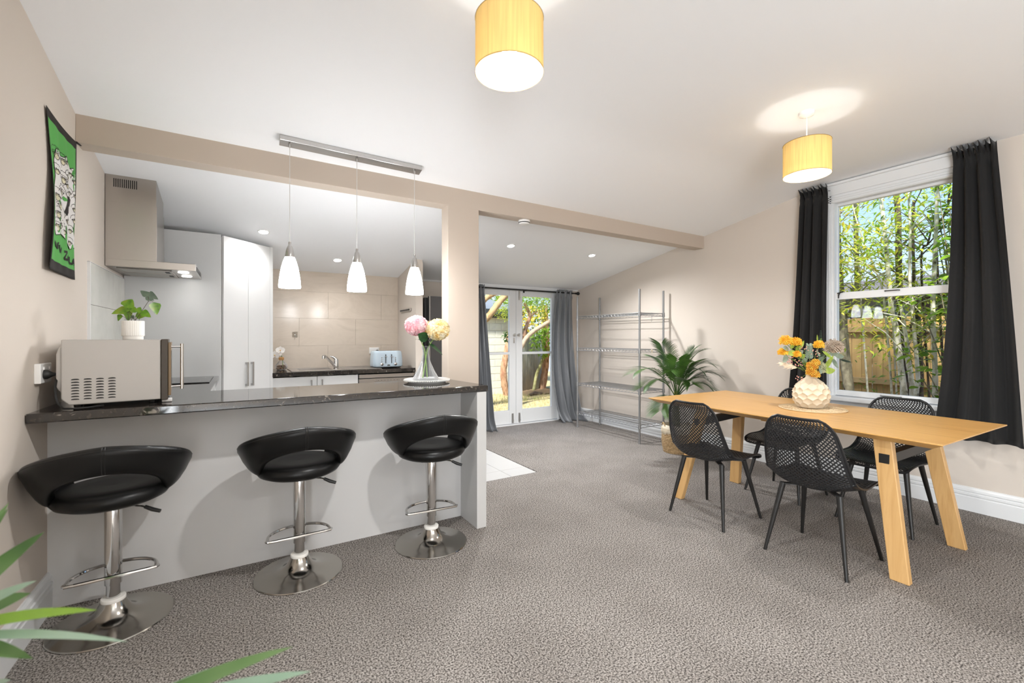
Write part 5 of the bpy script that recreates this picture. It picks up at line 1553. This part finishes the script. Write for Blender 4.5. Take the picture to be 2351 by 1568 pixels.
SIDE_TRUNKS = [
    ([(5.9, 2.324, 0.558), (5.9, 2.346, 0.729), (5.9, 2.384, 1.025), (5.9, 2.402, 1.325), (5.9, 2.393, 1.625), (5.9, 2.419, 2.028), (5.9, 2.432, 2.433), (5.9, 2.432, 2.785)], 0.05, 0.02, 'grey'),
    ([(6.0, 2.416, 1.402), (6.0, 2.355, 1.516), (6.0, 2.304, 1.673), (6.0, 2.287, 1.92), (6.0, 2.296, 2.318), (6.0, 2.304, 2.768), (6.0, 2.313, 3.119)], 0.036, 0.02, 'grey'),
    ([(5.8, 1.804, 0.626), (5.8, 1.825, 0.87), (5.8, 1.85, 1.138), (5.8, 1.868, 1.34), (5.8, 1.904, 1.5), (5.8, 1.926, 1.774), (5.8, 1.955, 2.235), (5.8, 1.992, 2.657), (5.8, 2.015, 2.988)], 0.034, 0.016, 'birch'),
    ([(6.1, 1.868, 0.597), (6.1, 1.893, 0.899), (6.1, 1.919, 1.226), (6.1, 1.934, 1.604), (6.1, 1.945, 2.077), (6.1, 1.949, 2.551), (6.1, 1.972, 2.889), (6.1, 1.979, 3.129)], 0.04, 0.024, 'dark'),
    ([(5.75, 1.72, 0.639), (5.75, 1.733, 0.835), (5.75, 1.761, 1.052), (5.75, 1.767, 1.206), (5.75, 1.788, 1.36), (5.75, 1.816, 1.583)], 0.03, 0.014, 'birch'),
    ([(5.9, 1.81, 1.2), (5.9, 1.785, 1.272), (5.9, 1.768, 1.407), (5.9, 1.761, 1.63), (5.9, 1.758, 1.943), (5.9, 1.765, 2.302), (5.9, 1.758, 2.658)], 0.018, 0.012, 'dark'),
    ([(5.6, 1.652, 0.658), (5.6, 1.636, 0.807), (5.6, 1.645, 1.018), (5.6, 1.662, 1.271), (5.6, 1.681, 1.569), (5.6, 1.701, 1.826), (5.6, 1.695, 2.252), (5.6, 1.708, 2.682)], 0.022, 0.01, 'birch'),
    ([(6.2, 1.796, 0.598), (6.2, 1.796, 0.947), (6.2, 1.811, 1.32), (6.2, 1.818, 1.647)], 0.034, 0.026, 'dark'),
    ([(5.5, 1.488, 0.644), (5.5, 1.485, 0.907), (5.5, 1.494, 1.189), (5.5, 1.5, 1.554), (5.5, 1.488, 1.957), (5.5, 1.476, 2.359), (5.5, 1.47, 2.76)], 0.024, 0.014, 'birch'),
    ([(6.0, 2.258, 1.818), (6.0, 2.217, 2.059), (6.0, 2.271, 2.314), (6.0, 2.321, 2.622)], 0.012, 0.006, 'birch'),
    ([(5.9, 2.004, 1.647), (5.9, 2.081, 1.985), (5.9, 2.18, 2.287), (5.9, 2.262, 2.595), (5.9, 2.303, 2.801)], 0.013, 0.006, 'birch'),
    ([(5.6, 1.503, 2.132), (5.6, 1.457, 2.368), (5.6, 1.397, 2.555), (5.6, 1.368, 2.667)], 0.012, 0.006, 'dark'),
    ([(5.9, 1.966, 1.807), (5.9, 2.14, 1.896), (5.9, 2.324, 2.041), (5.9, 2.432, 2.156)], 0.01, 0.005, 'birch'),
    ([(5.8, 1.671, 1.967), (5.8, 1.621, 2.176), (5.8, 1.589, 2.341), (5.8, 1.557, 2.504)], 0.012, 0.006, 'dark'),
]
BACK_TRUNKS = [
    ([(5.407, 9.12, -0.108), (5.347, 9.12, 0.165), (5.323, 9.12, 0.476), (5.371, 9.12, 0.733), (5.431, 9.12, 0.991), (5.492, 9.12, 1.302), (5.614, 9.12, 1.616)], 0.085, 0.07, 'bark'),
    ([(3.933, 7.6, 1.525), (4.085, 7.6, 1.646), (4.239, 7.6, 1.82), (4.376, 7.6, 1.979), (4.556, 7.6, 2.142), (4.781, 7.6, 2.347)], 0.068, 0.055, 'branch'),
    ([(3.979, 7.8, 1.848), (4.114, 7.8, 1.999), (4.291, 7.8, 2.111), (4.492, 7.8, 2.191), (4.645, 7.8, 2.271)], 0.058, 0.05, 'branch'),
    ([(4.781, 7.6, 0.925), (4.886, 7.6, 1.118), (5.013, 7.6, 1.277), (5.206, 7.6, 1.412), (5.427, 7.6, 1.523), (5.653, 7.6, 1.647), (5.885, 7.6, 1.81)], 0.05, 0.04, 'pale'),
    ([(4.992, 7.9, 1.022), (5.111, 7.9, 1.296), (5.188, 7.9, 1.527), (5.266, 7.9, 1.714), (5.188, 7.9, 1.869), (5.122, 7.9, 1.986)], 0.045, 0.032, 'bark'),
    ([(5.266, 7.9, 1.695), (5.389, 7.9, 1.782), (5.503, 7.9, 1.842)], 0.03, 0.015, 'bark'),
    ([(6.216, 9.15, -0.025), (6.294, 9.15, 0.328), (6.427, 9.15, 0.595), (6.52, 9.15, 0.845), (6.48, 9.15, 1.195), (6.48, 9.15, 1.633), (6.467, 9.15, 2.179)], 0.042, 0.034, 'moss'),
    ([(6.524, 9.25, -0.086), (6.605, 9.25, 0.308), (6.66, 9.25, 0.75), (6.66, 9.25, 1.306), (6.605, 9.25, 2.081)], 0.1, 0.08, 'bark'),
]
# ================================================================ outside
M['lawn'] = P('dry_lawn', (.30, .28, .10), .95)
noise_col(M['lawn'], [(.19, .21, .07), (.36, .29, .15), (.50, .43, .27)], nscale=9, detail=8, rough=.75, lo=.3, hi=.68, bump=.6, bdist=.03)
lawn = struct(MB().grid(24, 24, lambda u, v: (-4 + 18 * u, 5.56 + 9 * v, -.13 + .03 * sin(u * 40) * sin(v * 33))).build('lawn', M['lawn']), 'dry patchy lawn behind the house', 'lawn')
struct(MB().box(4.66, -4, -.3, 14, 5.6, -.12).build('ground', M['soil']), 'dark soil strip along the side fence', 'ground')
M['gblade'] = leafy('grass_blades', [(.24, .29, .08), (.48, .41, .22), (.60, .53, .34)], .8, .7, .3)
m = MB(); rs = random.Random(21)
for k in range(5200):
    x = rs.uniform(2.6, 7.2); y = rs.uniform(5.6, 9.6)
    a = rs.uniform(0, 2 * pi); h = rs.uniform(.03, .09)
    dx, dy = cos(a) * .006, sin(a) * .006
    m.add([(x - dx, y - dy, -.14), (x + dx, y + dy, -.14), (x + rs.uniform(-.05, .05), y + rs.uniform(-.05, .05), -.12 + h)], [(0, 1, 2)])
tag(m.build('grass', M['gblade']), 'tufts of dry yellow grass on the lawn', 'grass', kind='stuff')

struct(MB().grid(30, 14, lambda u, v: (5.75 + 1.5 * u, 8.75 + .95 * v, -.16 + .13 * sin(pi * u) ** .7 * sin(pi * (.15 + .85 * v)) + .015 * sin(u * 37) * cos(v * 29))).build('ground_mound', P('bare_earth', (.22, .15, .09), .95), smooth=True), 'bank of bare brown soil under the iron fence', 'ground')
# block garage
ga = thing('garage', 'garage of pale concrete blocks with a dark gutter behind the French doors', 'garage', (3.6, 9.35, -.14))
M['block'] = P('concrete_block', (.60, .60, .53), .9)
noise_col(M['block'], [(.50, .50, .43), (.64, .64, .57), (.58, .59, .50)], nscale=4, detail=6, lo=.3, hi=.7, bump=.25, bdist=.004)
M['mortar'] = P('mortar', (.66, .65, .60), .95)
MB().box(-2.0, .012, 0, 2.15, .19, 1.91).box(1.97, .19, 0, 2.15, 3, 1.91).build('wall_core', M['mortar'], ga)
bl = MB().box(.005, 0, .005, .325, .05, .168)
bm = None
for r in range(11):
    x = -2.0 - (.165 if r % 2 else 0)
    while x < 2.14:
        x0 = max(x, -2.0); x1 = min(x + .33, 2.15)
        if x1 - x0 > .05:
            if bm is None or x1 - x0 < .32:
                o = MB().box(.005, 0, .005, x1 - x0 - .005, .05, .168).build('block', M['block'], ga, bevel=.004, seg=1)
                if x1 - x0 > .32: bm = o
            else:
                o = bm.copy(); COL.objects.link(o)
            o.location = (x0, random.uniform(-.002, .002), r * .173)
        x += .33
M['gutter'] = P('gutter', (.035, .045, .05), .4)
M['roof'] = P('roof_iron', (.22, .24, .26), .4, .3)
MB().box(-2.2, -.16, 1.93, 2.35, -.03, 2.07).build('gutter', M['gutter'], ga, bevel=.01)
MB().box(-2.2, -.14, 1.86, 2.3, .02, 1.935).build('fascia', M['black_metal'], ga)
MB().grid(150, 2, lambda u, v: (-2.2 + 4.5 * u, -.05 + 3.2 * v, 2.05 + .85 * v + .014 * sin(u * 2 * pi * 50))).build('roof_sheet', M['roof'], ga, smooth=True, solid=.004)

# corrugated iron fence
M['iron'] = P('old_iron', (.42, .43, .42), .55, .35)
noise_col(M['iron'], [(.30, .31, .30), (.50, .51, .49)], scale=(3, 3, .6), nscale=3, detail=5, lo=.3, hi=.7)
cf = thing('corrugated_fence', 'weathered grey corrugated iron fence behind the right French door', 'fence', (5.80, 9.30, -.14))
MB().grid(260, 2, lambda u, v: (1.25 * u, .60 * u + .012 * sin(u * 2 * pi * 19), 1.62 * v)).build('sheet', M['iron'], cf, smooth=True, solid=.002)
MB().bar((0, .05, 1.4), (1.25, .65, 1.4), .05, .09).bar((0, .05, .3), (1.25, .65, .3), .05, .09).build('rail', M['block'], cf)

# paling fence along the side of the house
M['paling'] = wood('fence_timber', [(.40, .235, .085), (.58, .375, .15), (.48, .295, .11)], 'z', .6, .75, .15)
M['fence_rail'] = wood('fence_rail', [(.46, .29, .12), (.60, .41, .19)], 'y', .6, .75, .1)
pf = thing('paling_fence', 'golden timber paling fence along the side of the house', 'fence', (6.95, 0, -.16))
pmesh = None
y = -.9
rs = random.Random(31)
while y < 9.4:
    if pmesh is None:
        o = MB().box(0, 0, 0, .018, .108, 1.66).build('paling', M['paling'], pf, bevel=.002, seg=1); pmesh = o
    else:
        o = pmesh.copy(); COL.objects.link(o)
    o.location = (rs.uniform(-.004, .004), y, rs.uniform(-.012, .012))
    y += .113
for z in (1.515, .855, .12):
    k = -0.9
    while k < 9.4:
        e_ = min(k + 2.26, 9.42)
        MB().box(-.048, k + .004, z - .035, -.004, e_ - .004, z + .035).build('rail', M['fence_rail'], pf, bevel=.003, seg=1)
        k += 2.26
for k in range(5):
    MB().box(.02, k * 2.26 - .9 - .045, 0, .11, k * 2.26 - .9 + .045, 1.60).build('post', M['paling'], pf)

# neighbouring house over the side fence
nh = thing('neighbour_house', 'pale house with a dark roof beyond the paling fence', 'house', (12.0, 3.0, -.3))
M['weather'] = P('weatherboard', (.30, .29, .28), .7)
M['nroof'] = P('dark_tile_roof', (.10, .085, .08), .7)
MB().box(0, -6, 0, 6, 5.0, 2.45).build('wall', M['weather'], nh)
for k in range(13):
    m = MB().box(-.02, -6, .1 + k * .18, 0, 5.0, .1 + k * .18 + .17).build('weatherboard', M['weather'], nh)
MB().prism([(-.5, 2.45), (6.5, 2.45), (3.0, 3.15)], lambda a, b, h: (a, h, b), -6.4, 5.4).build('roof', M['nroof'], nh)
MB().box(-.56, -6.4, 2.38, -.46, 5.4, 2.49).build('gutter', M['gutter'], nh)
for y0 in (.75, -2.6):
    w = MB().box(-.05, y0, .9, .02, y0 + 1.0, 2.2).build('window', M['trim'], nh)
    MB().box(-.06, y0 + .06, .96, -.04, y0 + .94, 2.14).build('pane', P('dark_pane', (.05, .045, .05), .08), w)
MB().box(-.04, .0, .3, .01, .55, 2.4).build('brown_panel', P('brown_panel', (.12, .075, .06), .7), nh)

# trees
M['grey_bark'] = P('grey_bark', (.22, .19, .14), .9)
noise_col(M['grey_bark'], [(.12, .10, .07), (.30, .27, .19)], nscale=18, detail=5, lo=.3, hi=.7, bump=.4, bdist=.01)
M['birch_bark'] = P('birch_bark', (.6, .57, .48), .85)
noise_col(M['birch_bark'], [(.10, .08, .05), (.50, .47, .36), (.72, .69, .60)], scale=(1, 1, .6), nscale=26, detail=4, lo=.30, hi=.55, bump=.3, bdist=.006)
M['dark_bark'] = P('dark_bark', (.10, .07, .05), .9)
noise_col(M['dark_bark'], [(.05, .035, .025), (.15, .11, .08)], nscale=20, detail=4, lo=.3, hi=.7)
M['tan_bark'] = P('tan_bark', (.5, .35, .18), .9)
noise_col(M['tan_bark'], [(.22, .13, .05), (.46, .31, .15), (.36, .23, .10)], scale=(1, 1, .5), nscale=10, detail=6, lo=.3, hi=.7, bump=.6, bdist=.02)
M['red_bark'] = P('red_bark', (.35, .2, .12), .95)
noise_col(M['red_bark'], [(.12, .06, .03), (.46, .28, .17), (.30, .15, .09)], scale=(1, 1, .35), nscale=14, detail=6, lo=.34, hi=.64, bump=1.0, bdist=.03)
M['pale_bark'] = P('pale_bark', (.56, .46, .34), .9)
noise_col(M['pale_bark'], [(.26, .19, .12), (.42, .33, .23)], nscale=12, detail=5, lo=.3, hi=.7, bump=.4, bdist=.01)
M['moss_bark'] = P('moss_bark', (.22, .21, .10), .9)
noise_col(M['moss_bark'], [(.14, .12, .06), (.30, .30, .13), (.36, .32, .22)], nscale=14, detail=5, lo=.3, hi=.7, bump=.4, bdist=.01)
BARK = {'grey': 'grey_bark', 'birch': 'birch_bark', 'dark': 'dark_bark', 'bark': 'red_bark', 'branch': 'tan_bark', 'pale': 'pale_bark', 'moss': 'moss_bark'}
M['lf_green'] = leafy('tree_leaf_green', [(.07, .18, .015), (.20, .36, .03), (.34, .48, .06)], 3, .4, .45)
M['lf_lime'] = leafy('tree_leaf_lime', [(.26, .40, .03), (.46, .56, .06), (.62, .60, .10)], 3, .4, .5)
M['lf_yellow'] = leafy('tree_leaf_yellow', [(.70, .46, .03), (.82, .66, .08), (.60, .58, .08)], 3, .5, .45)
M['lf_dark'] = leafy('tree_leaf_dark', [(.03, .09, .012), (.08, .19, .02), (.16, .30, .04)], 3, .35, .3)
def leaves(t, name, mat, n, fn, w, l, seed=1, droop=.2):
    m = MB(); rs = random.Random(seed)
    for k in range(n):
        p = fn(rs)
        a = rs.uniform(0, 2 * pi)
        d = Vector((cos(a), sin(a), rs.uniform(-.8, .5)))
        s = rs.uniform(.6, 1.2)
        m.leaf(p, d, w * s, l * s, (rs.uniform(-.5, .5), rs.uniform(-.5, .5), 1), droop, 2, .2, lambda t: 0 if t in (0, 1) else 1.0)
    return m.build(name, M[mat], t, kind='stuff')
def trunk_curve(t, pts, r0, r1, kind, name='trunk', ground=None):
    pts = [Vector(p) - t.location for p in pts]
    if ground is not None and pts[0].z > ground - t.location.z:
        b = pts[0] + (pts[0] - pts[1]).normalized() * .15; b.z = ground - t.location.z
        pts = [b] + pts
    n_ = len(pts) * 4
    q = [crom([tuple(p) for p in pts], k / n_) for k in range(n_ + 1)]
    MB().tube(q, [(r0 + (r1 - r0) * k / n_) * (1 + .06 * sin(k * 1.7)) for k in range(n_ + 1)], 10).build(name, M[BARK[kind]], t, smooth=True)
    return q
def twigs(t, q, n, seed, kind, reach=.5):
    m = MB(); rs = random.Random(seed); ends = []
    for k in range(n):
        i = int(len(q) * rs.uniform(.45, .98)); p = Vector(q[min(i, len(q) - 1)])
        a = rs.uniform(0, 2 * pi); d = Vector((cos(a), sin(a), rs.uniform(.2, 1.0))) * reach * rs.uniform(.5, 1.1)
        e_ = p + d
        m.tube([p, p + d * .5 + Vector((0, 0, .05)), e_], [.008, .005, .002], 4)
        ends.append(p + d * .5); ends.append(e_)
    m.build('twigs', M[BARK[kind]], t)
    return ends
SL = ['grey mossy tree trunk nearest the left edge of the sash window', 'grey forked limb tree rising beside the leftmost trunk', 'white barked birch with dark knots in the middle of the window', 'dark brown trunk right behind the white birch',
      'thin pale birch stem right of the dark trunk', 'slender dark stem forking behind the pale birch stem', 'smooth pale birch stem leaning left, right of the forked stems', 'dark trunk against the paling fence behind the pale stem', 'pale birch stem nearest the right curtain',
      'thin white sapling high at the left of the upper pane', 'thin bare sapling leaning left in the upper pane', 'thin dark sapling high beside the right curtain', 'thin sloping bare branch stem low in the upper pane', 'thin dark leaning sapling right of the upper pane']
allends = []
for i, ((pts, r0, r1, kd), lab) in enumerate(zip(SIDE_TRUNKS, SL)):
    t = thing('slender_tree', lab, 'tree', (pts[0][0], pts[0][1], -.15))
    if pts[0][2] > 1.0:
        p0 = pts[0]; pts = [(p0[0] + .1, p0[1] - .04, .5)] + list(pts)
    q = trunk_curve(t, pts, r0, r1, kd, ground=-.15)
    ends = twigs(t, q, 9 if r0 > .02 else 5, i, kd, .42)
    loc = t.location
    hi = [e_ for e_ in ends if e_.z > 1.0] or ends
    def pick(rs, hi=hi, sp=.17):
        e_ = rs.choice(hi)
        return (e_.x + rs.gauss(0, sp), e_.y + rs.gauss(0, sp), e_.z + rs.gauss(0, sp))
    mt = 'lf_lime' if i not in (3, 7, 11, 13) else 'lf_green'
    leaves(t, 'leaves', mt, 330, pick, .024, .085, 40 + i)
    leaves(t, 'yellow_leaves', 'lf_yellow', 34, pick, .030, .10, 70 + i)
sh = thing('leafy_shrub', 'bright green large leaved shrub beside the right curtain outside the window', 'shrub', (5.45, 1.40, -.15))
m = MB(); rs = random.Random(77); tips = []
for k in range(26):
    z1 = rs.uniform(1.0, 3.0); y1 = rs.uniform(-.32, .18); x1 = rs.uniform(-.15, .35)
    m.tube([(0, -.15, 0), (x1 * .3, y1 * .2 - .1, z1 * .5), (x1, y1, z1)], [.012, .008, .003], 5)
    tips += [Vector((x1, y1, z1)), Vector((x1 * .8, y1 * .8, z1 * .9))]
m.build('branches', M['grey_bark'], sh)
def pick(rs):
    e_ = rs.choice(tips); return (e_.x + rs.gauss(0, .07), e_.y + rs.gauss(0, .07), e_.z + rs.gauss(0, .07))
m = MB(); rs = random.Random(78)
for k in range(420):
    p = pick(rs); a = rs.uniform(0, 2 * pi); s = rs.uniform(.7, 1.2)
    m.leaf(p, (cos(a), sin(a), rs.uniform(-.5, .4)), .058 * s, .095 * s, (rs.uniform(-.6, .2), rs.uniform(-.5, .5), 1), .2, 4, .12)
m.build('leaves', M['lf_green'], sh, kind='stuff', smooth=True)
# young plants at the foot of the fence
for (x, y, n_, lab) in ((6.55, 2.28, 70, 'low dark green plant at the foot of the leftmost trunk'), (6.35, 2.02, 26, 'small lime green seedling at the foot of the paling fence'), (6.5, 2.62, 50, 'low leafy plant beside the fence, left of the leftmost trunk'), (6.5, 1.7, 40, 'low sparse plant at the fence behind the birch stems')):
    t = thing('young_plant', lab, 'plant', (x, y, -.15))
    MB().tube([(0, 0, 0), (.02, .01, .45), (0, .02, .82)], [.01, .006, .002], 5).build('stem', M['stem'], t)
    leaves(t, 'leaves', 'lf_green' if n_ != 26 else 'lf_lime', n_, lambda rs: (rs.gauss(0, .09), rs.gauss(0, .13), rs.uniform(.35, .95)), .035, .09, n_)

# trees seen through the French doors
BL = ['thick flaking red brown trunk low in the left French door', 'tan bare limb crossing the top of the left French door', 'second tan limb above the first, at the top of the left door', 'pale forked limb rising to the right in the right door',
      'twisting brown limb rising from the fork in the right door', 'short side branch of the twisting limb', 'thin mossy stem leaning over the corrugated fence', 'stout mottled trunk beside the paling fence end']
groups = {'a': [0], 'e': [1, 2], 'b': [3, 4, 5], 'c': [6], 'd': [7]}
GL = {'a': 'flaking red brown tree trunk low in the left French door', 'e': 'tan bare limbs crossing the top of the left French door', 'b': 'pale forked tree limb with twisting branches in the right French door', 'c': 'thin mossy tree leaning over the corrugated fence', 'd': 'stout mottled tree trunk beside the end of the paling fence'}
TB = {}
for g_, ids in groups.items():
    p0 = BACK_TRUNKS[ids[0]][0][0]
    t = thing('garden_tree', GL[g_], 'tree', (p0[0], p0[1], -.14)); TB[g_] = t
    if g_ == 'b':
        # trunk that carries the limbs, hidden behind the meeting stiles of the doors
        trunk_curve(t, [(4.77, 7.63, -.14), (4.775, 7.63, .4), (4.78, 7.62, .75), BACK_TRUNKS[3][0][0]], .075, .05, 'bark')
    for j, i in enumerate(ids):
        pts, r0, r1, kd = BACK_TRUNKS[i]
        q = trunk_curve(t, pts, r0, r1, kd, 'trunk' if g_ in 'acd' else 'limb', ground=-.14 if g_ in 'acd' else None)
    if g_ == 'e':
        # trunk of these limbs, hidden behind the post
        trunk_curve(t, [(3.62, 7.55, -.14), (3.60, 7.55, .6), (3.72, 7.58, 1.15), BACK_TRUNKS[1][0][0]], .12, .068, 'branch')
        trunk_curve(t, [(3.64, 7.56, 1.0), (3.80, 7.7, 1.6), BACK_TRUNKS[2][0][0]], .09, .058, 'branch', 'limb')
def relbox(t, x0, x1, y0, y1, z0, z1):
    return lambda rs: (rs.uniform(x0, x1) - t.location.x, rs.uniform(y0, y1) - t.location.y, rs.uniform(z0, z1) - t.location.z)
def blob(t, c, r):
    def f(rs):
        while True:
            d = Vector((rs.uniform(-1, 1), rs.uniform(-1, 1), rs.uniform(-1, 1)))
            if d.length < 1: break
        return (c[0] + d.x * r[0] - t.location.x, c[1] + d.y * r[1] - t.location.y, c[2] + d.z * r[2] - t.location.z)
    return f
t = TB['b']
leaves(t, 'leaves', 'lf_green', 2600, blob(t, (5.55, 8.0, 2.15), (.75, .5, .42)), .018, .075, 5)
leaves(t, 'lime_leaves', 'lf_lime', 900, blob(t, (5.6, 7.9, 2.05), (.75, .5, .40)), .018, .075, 6)
t = TB['a']
leaves(t, 'leaves', 'lf_lime', 900, blob(t, (4.86, 8.2, 1.95), (.28, .4, .35)), .018, .08, 7)
leaves(t, 'hanging_leaves', 'lf_dark', 60, blob(t, (4.72, 7.9, 1.28), (.14, .1, .12)), .05, .10, 8)
t = TB['c']
leaves(t, 'leaves', 'lf_green', 520, blob(t, (6.35, 8.9, 1.15), (.42, .25, .42)), .05, .10, 9)
leaves(t, 'yellow_leaves', 'lf_yellow', 420, blob(t, (6.15, 9.2, 1.75), (.55, .3, .35)), .05, .10, 10)
t = TB['d']
leaves(t, 'leaves', 'lf_dark', 500, blob(t, (6.9, 9.4, 1.5), (.5, .3, .5)), .05, .10, 11)
for (c, r, n_, mt, lab) in (((6.6, 11.6, 2.2), (2.2, .9, 1.5), 2200, 'lf_green', 'broad green tree crown beyond the corrugated fence'), ((8.9, 10.4, 2.2), (1.2, 1.2, 1.6), 1200, 'lf_dark', 'dark green tree beyond the paling fence corner')):
    t = thing('background_tree', lab, 'tree', (c[0], c[1], -.14))
    MB().tube([(0, 0, 0), (.05, .02, 1.2), (0, 0, 2.6)], [.16, .13, .06], 9).build('trunk', M['dark_bark'], t, smooth=True)
    leaves(t, 'leaves', mt, n_, blob(t, c, r), .09, .20, n_)
for (x, y, s, lab) in ((6.0, 8.75, 1, 'dead branch lying on bare soil before the iron fence'), (6.55, 8.95, .7, 'small heap of bark by the stout trunk')):
    t = thing('fallen_branch', lab, 'branch', (x, y, -.12))
    MB().tube([(-.2 * s, 0, .02), (0, .05, .05), (.22 * s, .02, .03)], [.02, .035, .02], 7).tube([(-.05, .02, .04), (.1, -.08, .03)], [.015, .008], 5).build('stick', M['dark_bark'], t, smooth=True)
